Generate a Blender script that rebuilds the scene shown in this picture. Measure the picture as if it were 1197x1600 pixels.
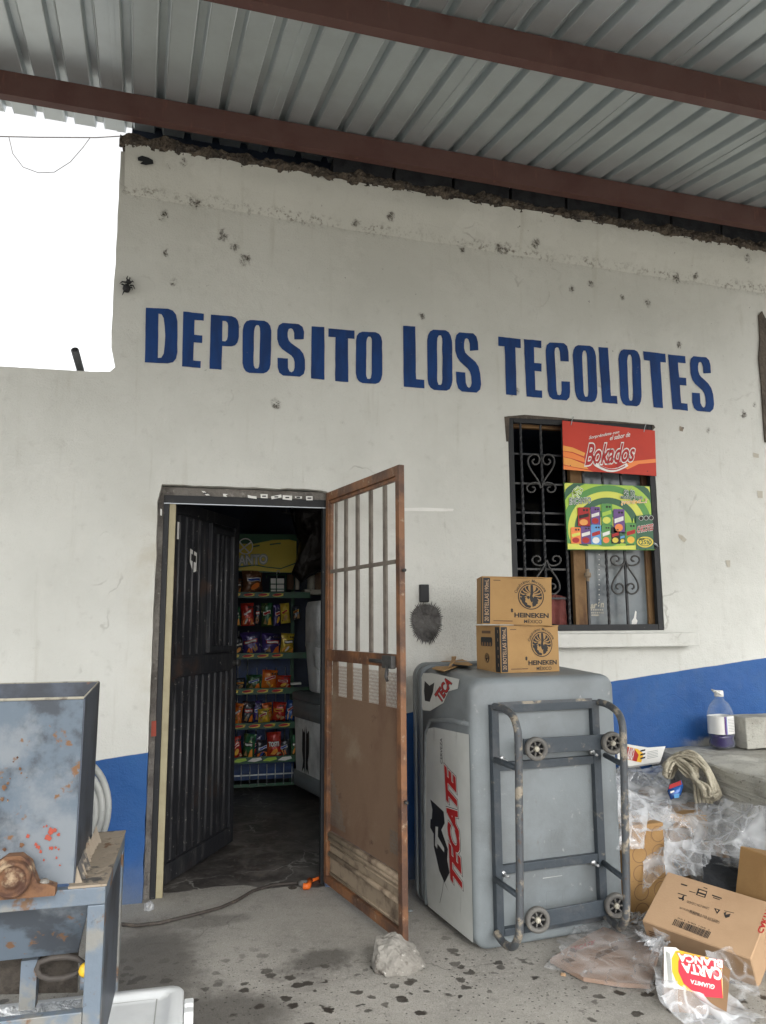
import bpy, bmesh, math, random
from math import sin, cos, pi, radians, hypot
from mathutils import Vector, Matrix, noise
from mathutils.geometry import tessellate_polygon
random.seed(7)
for o in list(bpy.data.objects): bpy.data.objects.remove(o)
scn = bpy.context.scene
col = scn.collection
# ------------------------------------------------------------------ camera, sky, sun, exposure
YAW, PITCH, ROLL, FPX = radians(13.5), radians(8.3), radians(-.3), 1180.0
CAM = Vector((0, -4.3, 1.42))
_f = Vector((sin(YAW)*cos(PITCH), cos(YAW)*cos(PITCH), sin(PITCH)))
_r = Vector((cos(YAW), -sin(YAW), 0)); _u = _r.cross(_f)
_r2 = _r*cos(ROLL)+_u*sin(ROLL); _u2 = -_r*sin(ROLL)+_u*cos(ROLL)
cd = bpy.data.cameras.new('camera'); cam = bpy.data.objects.new('camera', cd); col.objects.link(cam)
M3 = Matrix((_r2, _u2, -_f)).transposed()
cam.matrix_world = Matrix.Translation(CAM) @ M3.to_4x4()
cd.sensor_fit = 'VERTICAL'; cd.sensor_height = 24; cd.lens = 24*FPX/1600
cd.clip_start = .05; cd.clip_end = 500
scn.camera = cam
w = bpy.data.worlds.new('World'); scn.world = w; w.use_nodes = True
nt = w.node_tree; nt.nodes.clear()
sky = nt.nodes.new('ShaderNodeTexSky'); sky.sky_type = 'NISHITA'; sky.sun_disc = False
SUN_EL, SUN_ROT = radians(40), radians(172)
sky.sun_elevation = SUN_EL; sky.sun_rotation = SUN_ROT; sky.dust_density = 4; sky.air_density = 1.0
hs = nt.nodes.new('ShaderNodeHueSaturation'); hs.inputs['Saturation'].default_value = .04
bg = nt.nodes.new('ShaderNodeBackground'); bg.inputs['Strength'].default_value = .15
wo = nt.nodes.new('ShaderNodeOutputWorld')
nt.links.new(sky.outputs[0], hs.inputs['Color']); nt.links.new(hs.outputs[0], bg.inputs[0]); nt.links.new(bg.outputs[0], wo.inputs[0])
sl = bpy.data.lights.new('sun', 'SUN'); sl.energy = .75; sl.angle = radians(30); sl.color = (1, .97, .93)
so = bpy.data.objects.new('sun', sl); col.objects.link(so)
# direction towards the sun (behind the camera, to the left), same as the sky
sd = Vector((sin(SUN_ROT)*cos(SUN_EL), cos(SUN_ROT)*cos(SUN_EL), sin(SUN_EL)))
so.rotation_euler = sd.to_track_quat('Z', 'Y').to_euler()
scn.view_settings.view_transform = 'Standard'; scn.view_settings.look = 'None'
scn.view_settings.exposure = 1.42; scn.view_settings.gamma = 1
scn.render.engine = 'CYCLES'
scn.cycles.max_bounces = 8; scn.cycles.transparent_max_bounces = 24

# ------------------------------------------------------------------ helpers
def at(px, py, p0, n):
    """point of the plane (p0, n) that the photograph shows at pixel px, py"""
    q = _f + _r2*((px-598.5)/FPX) + _u2*((800-py)/FPX)
    n = Vector(n); return CAM + q*((Vector(p0)-CAM).dot(n)/q.dot(n))
def atY(px, py, y): return at(px, py, (0, y, 0), (0, 1, 0))
def atZ(px, py, z): return at(px, py, (0, 0, z), (0, 0, 1))
def lin(h):
    h = h.lstrip('#'); v = [int(h[i:i+2], 16)/255 for i in (0, 2, 4)]
    return tuple(x/12.92 if x <= .04045 else ((x+.055)/1.055)**2.4 for x in v)
MATS = {}
def pm(name, c, rough=.6, metal=0, var=None, var2=None, var3=None, bump=None, bump2=None, coat=0, alpha=1, trans=0, sheen=0, coord='Object', ior=1.5):
    """procedural principled: var = (colour, noise scale, low, high[, detail, stretch])"""
    if isinstance(c, str): c = lin(c)
    m = bpy.data.materials.new(name); m.use_nodes = True; n = m.node_tree; b = n.nodes['Principled BSDF']
    tc = n.nodes.new('ShaderNodeTexCoord'); co = tc.outputs[coord]
    last = None
    for k, v in enumerate((var, var2, var3)):
        if not v: continue
        c2, sc, lo, hi = v[:4]
        if isinstance(c2, str): c2 = lin(c2)
        src = co
        if len(v) > 5:
            mp = n.nodes.new('ShaderNodeMapping'); mp.inputs['Scale'].default_value = v[5]; n.links.new(co, mp.inputs[0]); src = mp.outputs[0]
        nz = n.nodes.new('ShaderNodeTexNoise'); nz.noise_dimensions = '4D'; nz.inputs['W'].default_value = k*3.7+len(MATS)*.9
        nz.inputs['Scale'].default_value = sc
        nz.inputs['Detail'].default_value = v[4] if len(v) > 4 else 6; nz.inputs['Roughness'].default_value = .62
        n.links.new(src, nz.inputs['Vector'])
        mr = n.nodes.new('ShaderNodeMapRange'); mr.inputs[1].default_value = lo; mr.inputs[2].default_value = hi; mr.interpolation_type = 'SMOOTHSTEP'
        n.links.new(nz.outputs[0], mr.inputs[0])
        mx = n.nodes.new('ShaderNodeMix'); mx.data_type = 'RGBA'
        n.links.new(mr.outputs[0], mx.inputs[0]); mx.inputs[7].default_value = (*c2, 1)
        if last: n.links.new(last, mx.inputs[6])
        else: mx.inputs[6].default_value = (*c, 1)
        last = mx.outputs[2]
    if last: n.links.new(last, b.inputs['Base Color'])
    else: b.inputs['Base Color'].default_value = (*c, 1)
    b.inputs['Roughness'].default_value = rough; b.inputs['Metallic'].default_value = metal
    b.inputs['Coat Weight'].default_value = coat; b.inputs['Alpha'].default_value = alpha
    b.inputs['Transmission Weight'].default_value = trans; b.inputs['IOR'].default_value = ior
    nrm = None
    for v in (bump, bump2):
        if not v: continue
        nz = n.nodes.new('ShaderNodeTexNoise'); nz.inputs['Scale'].default_value = v[0]; nz.inputs['Detail'].default_value = 5
        n.links.new(co, nz.inputs['Vector'])
        bp = n.nodes.new('ShaderNodeBump'); bp.inputs['Strength'].default_value = v[1]; bp.inputs['Distance'].default_value = v[2] if len(v) > 2 else .01
        n.links.new(nz.outputs[0], bp.inputs['Height'])
        if nrm: n.links.new(nrm, bp.inputs['Normal'])
        nrm = bp.outputs[0]
    if nrm: n.links.new(nrm, b.inputs['Normal'])
    MATS[name] = m
    return m
ORG = {}
class MB:
    def __init__(s): s.v = []; s.f = []; s.m = []; s.sm = []; s.mats = []
    def mi(s, m):
        if m not in s.mats: s.mats.append(m)
        return s.mats.index(m)
    def add(s, vs, fs, m, smooth=False, T=None):
        k = len(s.v)
        s.v += [(T @ Vector(p)) if T else Vector(p) for p in vs]
        i = s.mi(m)
        for f in fs: s.f.append(tuple(a+k for a in f)); s.m.append(i); s.sm.append(smooth)
        return s
    def box(s, a, b, m, T=None, bev=0):
        x0, y0, z0 = a; x1, y1, z1 = b
        if bev > 0:
            bm = bmesh.new(); bmesh.ops.create_cube(bm, size=1)
            for v in bm.verts: v.co = Vector(((x0+x1)/2+v.co.x*(x1-x0), (y0+y1)/2+v.co.y*(y1-y0), (z0+z1)/2+v.co.z*(z1-z0)))
            bmesh.ops.bevel(bm, geom=bm.edges[:], offset=bev, segments=2, profile=.6, affect='EDGES')
            bm.verts.index_update()
            s.add([v.co.copy() for v in bm.verts], [[v.index for v in f.verts] for f in bm.faces], m, False, T); bm.free(); return s
        vs = [(x0,y0,z0),(x1,y0,z0),(x1,y1,z0),(x0,y1,z0),(x0,y0,z1),(x1,y0,z1),(x1,y1,z1),(x0,y1,z1)]
        return s.add(vs, [(0,3,2,1),(4,5,6,7),(0,1,5,4),(1,2,6,5),(2,3,7,6),(3,0,4,7)], m, False, T)
    def tube(s, pts, r, m, seg=8, T=None, cap=True, rs=None, flat=1):
        pts = [Vector(p) for p in pts]; vs = []; fs = []; up = None
        for i, p in enumerate(pts):
            d = (pts[min(i+1, len(pts)-1)]-pts[max(i-1, 0)]).normalized()
            if up is None:
                up = Vector((0,0,1)) if abs(d.z) < .9 else Vector((1,0,0))
            a = d.cross(up); a = a.normalized() if a.length > 1e-6 else d.orthogonal().normalized(); b = a.cross(d).normalized(); up = b
            rr = rs[i] if rs else r
            for k in range(seg):
                t = 2*pi*k/seg; vs.append(p+a*cos(t)*rr+b*sin(t)*rr*flat)
        for i in range(len(pts)-1):
            for k in range(seg):
                fs.append((i*seg+k, i*seg+(k+1) % seg, (i+1)*seg+(k+1) % seg, (i+1)*seg+k))
        if cap: fs.append(tuple(range(seg))[::-1]); fs.append(tuple((len(pts)-1)*seg+k for k in range(seg)))
        return s.add(vs, fs, m, True, T)
    def loft(s, rings, m, cap=True, T=None, smooth=True):
        n = len(rings[0]); vs = [p for r in rings for p in r]; fs = []
        for i in range(len(rings)-1):
            for k in range(n): fs.append((i*n+k, i*n+(k+1) % n, (i+1)*n+(k+1) % n, (i+1)*n+k))
        if cap: fs.append(tuple(range(n))[::-1]); fs.append(tuple((len(rings)-1)*n+k for k in range(n)))
        return s.add(vs, fs, m, smooth, T)
    def lathe(s, prof, m, seg=24, T=None, smooth=True):
        return s.loft([[(r*cos(2*pi*k/seg), r*sin(2*pi*k/seg), z) for k in range(seg)] for r, z in prof], m, True, T, smooth)
    def prism(s, poly, d, m, T=None, holes=()):
        """poly: 3D points of one planar outline, extruded by vector d"""
        loops = [[Vector(p) for p in poly]]+[[Vector(p) for p in h] for h in holes]
        tri = tessellate_polygon(loops); flat = [p for l in loops for p in l]; n = len(flat); d = Vector(d)
        vs = flat+[p+d for p in flat]; fs = [tuple(t) for t in tri]+[tuple(a+n for a in t[::-1]) for t in tri]; k = 0
        for l in loops:
            c = len(l)
            for i in range(c): fs.append((k+i, k+(i+1) % c, n+k+(i+1) % c, n+k+i))
            k += c
        return s.add(vs, fs, m, False, T)
    def build(s, name, parent=None, world=True, recalc=True):
        me = bpy.data.meshes.new(name); org = ORG.get(parent.name, Vector()) if (parent and world) else Vector()
        me.from_pydata([tuple(v-org) for v in s.v], [], s.f)
        for m in s.mats: me.materials.append(m)
        me.polygons.foreach_set('material_index', s.m); me.polygons.foreach_set('use_smooth', s.sm)
        if recalc:
            bm = bmesh.new(); bm.from_mesh(me); bmesh.ops.recalc_face_normals(bm, faces=bm.faces[:]); bm.to_mesh(me); bm.free()
        me.update()
        o = bpy.data.objects.new(name, me); col.objects.link(o)
        if parent: o.parent = parent; ORG[o.name] = ORG.get(parent.name, Vector()) if world else Vector()
        else: ORG[o.name] = Vector()
        return o
def tag(o, label=None, cat=None, group=None, kind=None):
    if label: o['label'] = label
    if cat: o['category'] = cat
    if group: o['group'] = group
    if kind: o['kind'] = kind
    return o
def thing(name, label, cat, loc=(0,0,0), rot=(0,0,0), group=None):
    o = bpy.data.objects.new(name, None); col.objects.link(o); o.location = loc; o.rotation_euler = rot
    o.empty_display_size = .1; ORG[o.name] = Vector(loc)
    return tag(o, label, cat, group)
def copy_tree(o, parent=None):
    c = o.copy(); col.objects.link(c); c.parent = parent; ORG[c.name] = ORG.get(o.name, Vector())
    for ch in [x for x in o.children]: copy_tree(ch, c)
    return c
_tc = {}
def text2d(s, off=0.0, shear=0.0):
    k = (s, off, shear)
    if k in _tc: return _tc[k]
    cu = bpy.data.curves.new('t', 'FONT'); cu.body = s; cu.offset = off; cu.shear = shear; cu.resolution_u = 4; cu.size = 1
    o = bpy.data.objects.new('t', cu); col.objects.link(o)
    me = bpy.data.meshes.new_from_object(o.evaluated_get(bpy.context.evaluated_depsgraph_get()))
    vs = [(v.co.x, v.co.y) for v in me.vertices]; fs = [tuple(p.vertices) for p in me.polygons]
    bpy.data.objects.remove(o); bpy.data.meshes.remove(me); bpy.data.curves.remove(cu)
    _tc[k] = (vs, fs); return _tc[k]
class Print:
    """flat print on a surface: mp(u, v, height) -> 3D; every layer lies .5 mm above the one below"""
    def __init__(s, mp, step=.0006, base=.0012): s.mp = mp; s.mb = MB(); s.step = step; s.base = base; s.L = 0
    def h(s, layer): return s.base+s.step*layer
    def poly(s, pts, m, layer=0, holes=()):
        loops = [[Vector((p[0], p[1], 0)) for p in pts]]+[[Vector((p[0], p[1], 0)) for p in h] for h in holes]
        tri = tessellate_polygon(loops); flat = [p for l in loops for p in l]
        s.mb.add([s.mp(p.x, p.y, s.h(layer)) for p in flat], [tuple(t) for t in tri], m); return s
    def ell(s, cx, cy, rx, ry, m, layer=0, n=28, rot=0, hole=0):
        P = lambda k, q: (cx+(rx*cos(k)*cos(rot)-ry*sin(k)*sin(rot))*q, cy+(rx*cos(k)*sin(rot)+ry*sin(k)*cos(rot))*q)
        out = [P(2*pi*i/n, 1) for i in range(n)]
        return s.poly(out, m, layer, [[P(2*pi*i/n, hole) for i in range(n)]] if hole else ())
    def stroke(s, pts, wd, m, layer=0, w2=None):
        L = []; R = []; n = len(pts)
        for i in range(n):
            a = Vector(pts[max(i-1, 0)]); b = Vector(pts[min(i+1, n-1)]); d = (b-a); d = d.normalized() if d.length else Vector((1, 0))
            nn = Vector((-d.y, d.x)); ww = wd if w2 is None else wd+(w2-wd)*i/(n-1)
            p = Vector(pts[i]); L.append(p+nn*ww/2); R.append(p-nn*ww/2)
        k = L+R; s.mb.add([s.mp(p.x, p.y, s.h(layer)) for p in k], [(i, i+1, n+i+1, n+i) for i in range(n-1)], m); return s
    def text(s, t, quad, mats, layer=0, off=0.0, shear=0.0, arc=None):
        """quad: BL, BR, TR, TL in u,v.  mats: [(extra offset, material)...] lowest first"""
        v0, _ = text2d(t, off, shear)
        x0 = min(p[0] for p in v0); x1 = max(p[0] for p in v0); y0 = min(p[1] for p in v0); y1 = max(p[1] for p in v0)
        BL, BR, TR, TL = [Vector(q) for q in quad]
        for i, (o2, m) in enumerate(mats):
            vs, fs = text2d(t, off+o2, shear); out = []
            for x, y in vs:
                a = (x-x0)/(x1-x0); b = (y-y0)/(y1-y0)
                if arc: b += arc*(1-(2*a-1)**2)
                p = (BL*(1-a)+BR*a)*(1-b)+(TL*(1-a)+TR*a)*b
                out.append(s.mp(p.x, p.y, s.h(layer+i)))
            s.mb.add(out, fs, m)
        return s
    def rtext(s, t, x0, y0, x1, y1, m, layer=0, **k):
        return s.text(t, [(x0, y0), (x1, y0), (x1, y1), (x0, y1)], m if isinstance(m, list) else [(0, m)], layer, **k)
    def build(s, name, parent, world=True): return s.mb.build(name, parent, world, recalc=False)
def arctext(pr, t, cx, cy, r, a0, a1, size, m, layer=0, off=.01):
    n = len(t)
    for i, ch in enumerate(t):
        if ch == ' ': continue
        a = a0+(a1-a0)*i/(n-1); vs, fs = text2d(ch, off)
        x0 = min(p[0] for p in vs); x1 = max(p[0] for p in vs); k = size
        out = []
        for x, y in vs:
            X = (x-(x0+x1)/2)*k; Yv = r+y*k; out.append(pr.mp(cx+Yv*cos(a)+X*sin(a), cy+Yv*sin(a)-X*cos(a), pr.h(layer)))
        pr.mb.add(out, fs, m)
def planemap(o, ux, uy):
    o = Vector(o); ux = Vector(ux).normalized(); uy = Vector(uy).normalized(); n = ux.cross(uy).normalized()
    return lambda u, v, h: o+ux*u+uy*v+n*h
def pxmap(p0, n):
    """photo pixels -> plane; n points to the viewer's side"""
    n = Vector(n).normalized()
    return lambda u, v, h: at(u, v, Vector(p0)+n*h, n)
def arcpts(c, r, a0, a1, n, ax, ay):
    c = Vector(c); ax = Vector(ax); ay = Vector(ay)
    return [c+ax*(r*cos(a0+(a1-a0)*i/n))+ay*(r*sin(a0+(a1-a0)*i/n)) for i in range(n+1)]
def rrect(w, h, r, n=5):
    out = []
    for cx, cy, a in ((w/2-r, h/2-r, 0), (-w/2+r, h/2-r, pi/2), (-w/2+r, -h/2+r, pi), (w/2-r, -h/2+r, 1.5*pi)):
        for i in range(n+1): out.append((cx+r*cos(a+pi/2*i/n), cy+r*sin(a+pi/2*i/n)))
    return out
def fbm(p, o=4): return noise.fractal(Vector(p), .6, 2.1, o)

# ------------------------------------------------------------------ materials
BLUE = (.012, .055, .19)
m_black = pm('black paint', (.009,.010,.012), .6, var=((.03,.028,.026), 9, .52, .75), var2=((.3,.29,.27), 30, .655, .70, 8), bump=(30,.2))
m_blackink = pm('black ink', (.012,.012,.014), .6, var=((.03,.028,.025), 20, .5, .8))
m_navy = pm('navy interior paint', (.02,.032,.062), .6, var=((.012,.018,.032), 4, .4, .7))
m_white = pm('white print', (.78,.77,.73), .5, var=((.6,.58,.54), 12, .5, .8))
m_purl = pm('red oxide steel', (.105,.050,.041), .55, var=((.085,.034,.028), 6, .4, .7), var2=((.2,.085,.06), 25, .6, .8, 4, (1,1,.15)), bump=(20,.15))
m_zinc = pm('galvanized sheet', (.52,.57,.585), .36, .6, var=((.46,.50,.51), 3, .4, .7), var2=((.48,.525,.53), 40, .55, .8, 3, (8,.4,1)), bump=(3,.03,.02))
m_mortar = pm('rough mortar', (.15,.12,.09), .95, var=((.06,.05,.042), 14, .4, .62), var2=((.27,.24,.2), 50, .55, .7), bump=(60,1,.02), bump2=(15,1,.03))
m_blockdark = pm('grey concrete block', (.045,.047,.052), .9, var=((.022,.023,.028), 12, .4, .7), bump=(80,.6))
m_conc = pm('pale concrete', (.43,.42,.37), .9, var=((.29,.28,.24), 4, .45, .62, 9), var2=((.15,.14,.12), 40, .58, .68, 8), bump=(90,.5), bump2=(8,.3,.02))
m_rust = pm('orange rust paint', (.235,.105,.045), .5, var=((.09,.045,.028), 7, .40, .62), var2=((.34,.25,.17), 26, .58, .72), bump=(40,.3))
m_dust = pm('rusty dusty sheet', (.235,.15,.095), .85, var=((.145,.07,.042), 2.6, .42, .66, 7, (1,1,.5)), var2=((.31,.235,.16), 5, .5, .72, 7), var3=((.09,.042,.03), 16, .62, .74, 8), bump=(60,.3))
m_gold = pm('dusty brown steel', (.27,.21,.145), .8, var=((.09,.06,.04), 10, .45, .7), bump=(50,.3))
m_bar = pm('taupe painted bars', (.19,.165,.135), .6, var=((.1,.08,.065), 12, .4, .7))
m_cream = pm('cream paint', (.42,.37,.23), .55, var=((.33,.28,.17), 6, .4, .7), var2=((.08,.06,.045), 35, .66, .78), bump=(30,.2))
m_iron = pm('black wrought iron', (.014,.015,.018), .45, var=((.05,.045,.04), 20, .5, .75), bump=(50,.3))
m_scroll = pm('grey iron scroll', (.06,.058,.055), .5, var=((.03,.03,.03), 30, .4, .7))
m_wood = pm('rust stained wood', (.26,.15,.065), .75, var=((.1,.045,.025), 8, .42, .62, 6, (1,1,.25)), var2=((.42,.31,.17), 14, .6, .75, 5, (1,1,.2)), bump=(40,.4))
m_glass = pm('dusty window glass', (.19,.22,.235), .22, var=((.2,.21,.2), 4, .4, .75), var2=((.07,.085,.1), 2, .45, .7))
m_card = pm('cardboard', (.40,.24,.095), .85, var=((.33,.19,.075), 4, .4, .7), var2=((.17,.105,.06), 18, .64, .78), bump=(120,.15))
m_card2 = pm('pale cardboard', (.42,.275,.16), .85, var=((.36,.23,.13), 4, .4, .7), bump=(120,.12))
m_card3 = pm('dark cardboard', (.24,.14,.07), .9, var=((.19,.11,.055), 5, .4, .7))
m_ink = pm('carton ink', (.022,.02,.019), .7, var=((.06,.04,.03), 40, .55, .8))
m_inkb = pm('brown carton ink', (.12,.07,.04), .8)
m_grey = pm('grey cooler plastic', (.20,.225,.235), .42, var=((.15,.165,.17), 2.4, .42, .66, 8), var2=((.33,.34,.33), 26, .62, .74, 8), var3=((.13,.12,.105), 12, .62, .74, 8, (1,1,.3)), bump=(140,.12), bump2=(3,.08,.02))
m_grey2 = pm('grey cooler lid plastic', (.15,.17,.18), .45, var=((.12,.135,.145), 3, .4, .7), bump=(120,.12))
m_label = pm('silver label', (.62,.64,.61), .35, var=((.5,.52,.49), 2.5, .35, .7), var2=((.3,.31,.3), 14, .62, .8, 4, (1,1,.2)))
m_steel = pm('dark blue steel', (.042,.054,.066), .5, var=((.085,.09,.095), 8, .48, .7), var2=((.19,.17,.14), 22, .6, .75), bump=(40,.3))
m_tube = pm('worn steel tube', (.07,.078,.086), .45, var=((.30,.26,.20), 13, .5, .6, 8), var2=((.08,.05,.035), 50, .55, .7), bump=(60,.3))
m_bolt = pm('bright bolt', (.65,.66,.66), .3, .8)
m_rubber = pm('dusty grey wheel', (.13,.125,.115), .7, var=((.28,.25,.2), 25, .5, .68), bump=(50,.4))
m_hub = pm('pale hub', (.45,.42,.34), .6, var=((.2,.18,.15), 30, .5, .7))
m_red = pm('print red', (.42,.015,.014), .6, var=((.4,.02,.02), 8, .4, .7))
m_signred = pm('sign red orange', (.56,.042,.018), .6, var=((.48,.032,.015), 3, .4, .7))
m_orange = pm('print orange', (.85,.22,.03), .4)
m_orange2 = pm('print light orange', (.82,.33,.05), .4)
m_yellow = pm('print yellow', (.72,.55,.05), .45)
m_yolk = pm('print amber', (.8,.45,.03), .45)
m_lime = pm('print lime', (.36,.56,.04), .4)
m_green = pm('print green', (.07,.27,.04), .4)
m_dgreen = pm('print dark green', (.012,.10,.035), .4)
m_lemon = pm('print lemon', (.66,.68,.08), .4)
m_pink = pm('print pink', (.62,.035,.06), .6)
m_purple = pm('print purple', (.11,.035,.2), .4)
m_sky = pm('print sky blue', (.08,.3,.6), .4)
m_blu = pm('print blue', (.02,.08,.4), .4)
m_railg = pm('green rack steel', (.012,.09,.04), .45, var=((.02,.05,.03), 12, .4, .7))
m_wire = pm('pale wire', (.4,.43,.45), .4, .5)
m_bluep = pm('blue backing', (.015,.06,.2), .5, var=((.008,.03,.09), 8, .4, .7))
m_letter = pm('blue lettering paint', (.004,.044,.185), .8, var=((.004,.032,.135), 7, .42, .62, 7, (2,1,.5)), var2=((.02,.06,.18), 60, .60, .74, 7), var3=((.2,.22,.25), 34, .68, .72, 8), bump=(220,.25,.004))
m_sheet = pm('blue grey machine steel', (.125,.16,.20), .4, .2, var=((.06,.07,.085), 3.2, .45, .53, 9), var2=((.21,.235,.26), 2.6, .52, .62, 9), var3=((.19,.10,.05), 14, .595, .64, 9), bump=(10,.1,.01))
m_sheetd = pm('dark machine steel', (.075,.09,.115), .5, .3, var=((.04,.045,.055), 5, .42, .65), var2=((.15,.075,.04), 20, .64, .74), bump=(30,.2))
m_chip = pm('chipped red primer', (.33,.06,.035), .7)
m_flake = pm('flaking coating', (.30,.25,.19), .8, var=((.08,.075,.07), 15, .5, .58), var2=((.16,.09,.05), 22, .6, .7), bump=(30,.6))
m_bear = pm('rusted bearing', (.17,.085,.042), .85, var=((.07,.032,.02), 9, .44, .58, 8), var2=((.34,.25,.16), 16, .54, .66, 8), bump=(50,.6))
m_framep = pm('pale blue frame paint', (.135,.17,.21), .5, .1, var=((.21,.21,.195), 8, .48, .6, 8), var2=((.15,.085,.045), 14, .54, .62, 8), var3=((.07,.075,.085), 24, .6, .66), bump=(30,.25))
m_wplast = pm('white plastic tub', (.74,.76,.76), .35, var=((.62,.64,.64), 4, .45, .75))
m_ice = pm('crushed ice', (.82,.85,.87), .35, bump=(60,1,.02), bump2=(18,1,.03))
m_stone = pm('pale stone', (.28,.265,.235), .95, var=((.22,.205,.18), 5, .42, .6), var2=((.11,.095,.08), 22, .56, .68), var3=((.5,.48,.44), 40, .6, .7), bump=(60,.7), bump2=(16,.7,.02))
m_cable = pm('grey brown cable', (.05,.042,.036), .7, var=((.11,.09,.07), 20, .5, .7))
m_orplast = pm('orange plug plastic', (.75,.15,.02), .4)
m_hose = pm('grey white hose', (.42,.43,.41), .5, var=((.3,.31,.3), 8, .4, .7))
m_yellowk = pm('yellow knob plastic', (.6,.38,.02), .45)
m_rope = pm('dirty beige rope', (.50,.455,.35), .9, var=((.26,.23,.17), 12, .4, .65), bump=(150,.5))
m_cloth = pm('black bag cloth', (.016,.018,.022), .75, bump=(14,.6,.03))
m_cloth2 = pm('faded red cloth', (.21,.06,.05), .9, var=((.13,.04,.035), 6, .4, .7), bump=(18,.5,.03))
m_soot = pm('sooty patch', (.135,.13,.125), .95, var=((.05,.048,.046), 9, .45, .7), var2=((.2,.2,.19), 30, .6, .75), bump=(40,1,.02))
m_dirt_dark = pm('dirt and chute backdrop', (.06,.05,.04), .95, var=((.03,.025,.02), 30, .4, .7), bump=(60,1,.01))
m_bare = pm('bare brown plaster', (.115,.095,.075), .95, var=((.07,.058,.048), 8, .4, .65), bump=(50,.8,.02))
m_tape = pm('old tape and chips', (.47,.44,.37), .9, var=((.36,.32,.25), 20, .5, .7))
m_lintel = pm('grey lintel plaster', (.20,.185,.165), .95, var=((.10,.09,.08), 8, .44, .66), var2=((.36,.34,.31), 25, .6, .75), bump=(50,.7,.02))
m_pipe = pm('dark grey pipe', (.08,.085,.09), .5, var=((.18,.18,.17), 14, .5, .7))
m_lcool = pm('light grey cooler plastic', (.86,.88,.87), .45, var=((.34,.36,.36), 3, .4, .7), var2=((.2,.2,.2), 30, .7, .8))
m_foil = [pm('bag '+n, c, .22, .1, var=(c2, 6, .48, .56), var2=(c3, 22, .60, .66), bump=(26,.5,.01), bump2=(9,.6,.02)) for n, c, c2, c3 in (
    ('red', (.42,.03,.02), (.5,.09,.03), (.65,.5,.3)), ('orange', (.6,.16,.02), (.45,.06,.02), (.7,.5,.1)),
    ('green', (.03,.13,.06), (.05,.08,.03), (.5,.45,.2)), ('purple', (.06,.04,.17), (.03,.03,.09), (.4,.4,.5)),
    ('yellow', (.6,.44,.05), (.5,.33,.04), (.2,.05,.03)), ('brown', (.16,.075,.04), (.1,.04,.03), (.4,.25,.12)),
    ('dark', (.03,.035,.045), (.09,.035,.03), (.35,.3,.3)), ('blue', (.02,.07,.25), (.03,.12,.4), (.5,.55,.6)))]

def clear(name, tint, alpha):
    m = bpy.data.materials.new(name); m.use_nodes = True; n = m.node_tree; b = n.nodes['Principled BSDF']; out = n.nodes['Material Output']
    b.inputs['Base Color'].default_value = (*tint, 1); b.inputs['Roughness'].default_value = .08
    tr = n.nodes.new('ShaderNodeBsdfTransparent'); mx = n.nodes.new('ShaderNodeMixShader'); mx.inputs[0].default_value = alpha
    lw = n.nodes.new('ShaderNodeLayerWeight'); lw.inputs[0].default_value = .12
    ad = n.nodes.new('ShaderNodeMath'); ad.operation = 'ADD'; ad.inputs[1].default_value = alpha; ad.use_clamp = True
    n.links.new(lw.outputs['Facing'], ad.inputs[0]); n.links.new(ad.outputs[0], mx.inputs[0])
    n.links.new(tr.outputs[0], mx.inputs[1]); n.links.new(b.outputs[0], mx.inputs[2]); n.links.new(mx.outputs[0], out.inputs[0])
    return m
m_jug = clear('clear jug plastic', (.5,.54,.58), .03)
m_liquid = pm('violet cleaner', (.022,.01,.09), .1, coat=.5)

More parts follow.
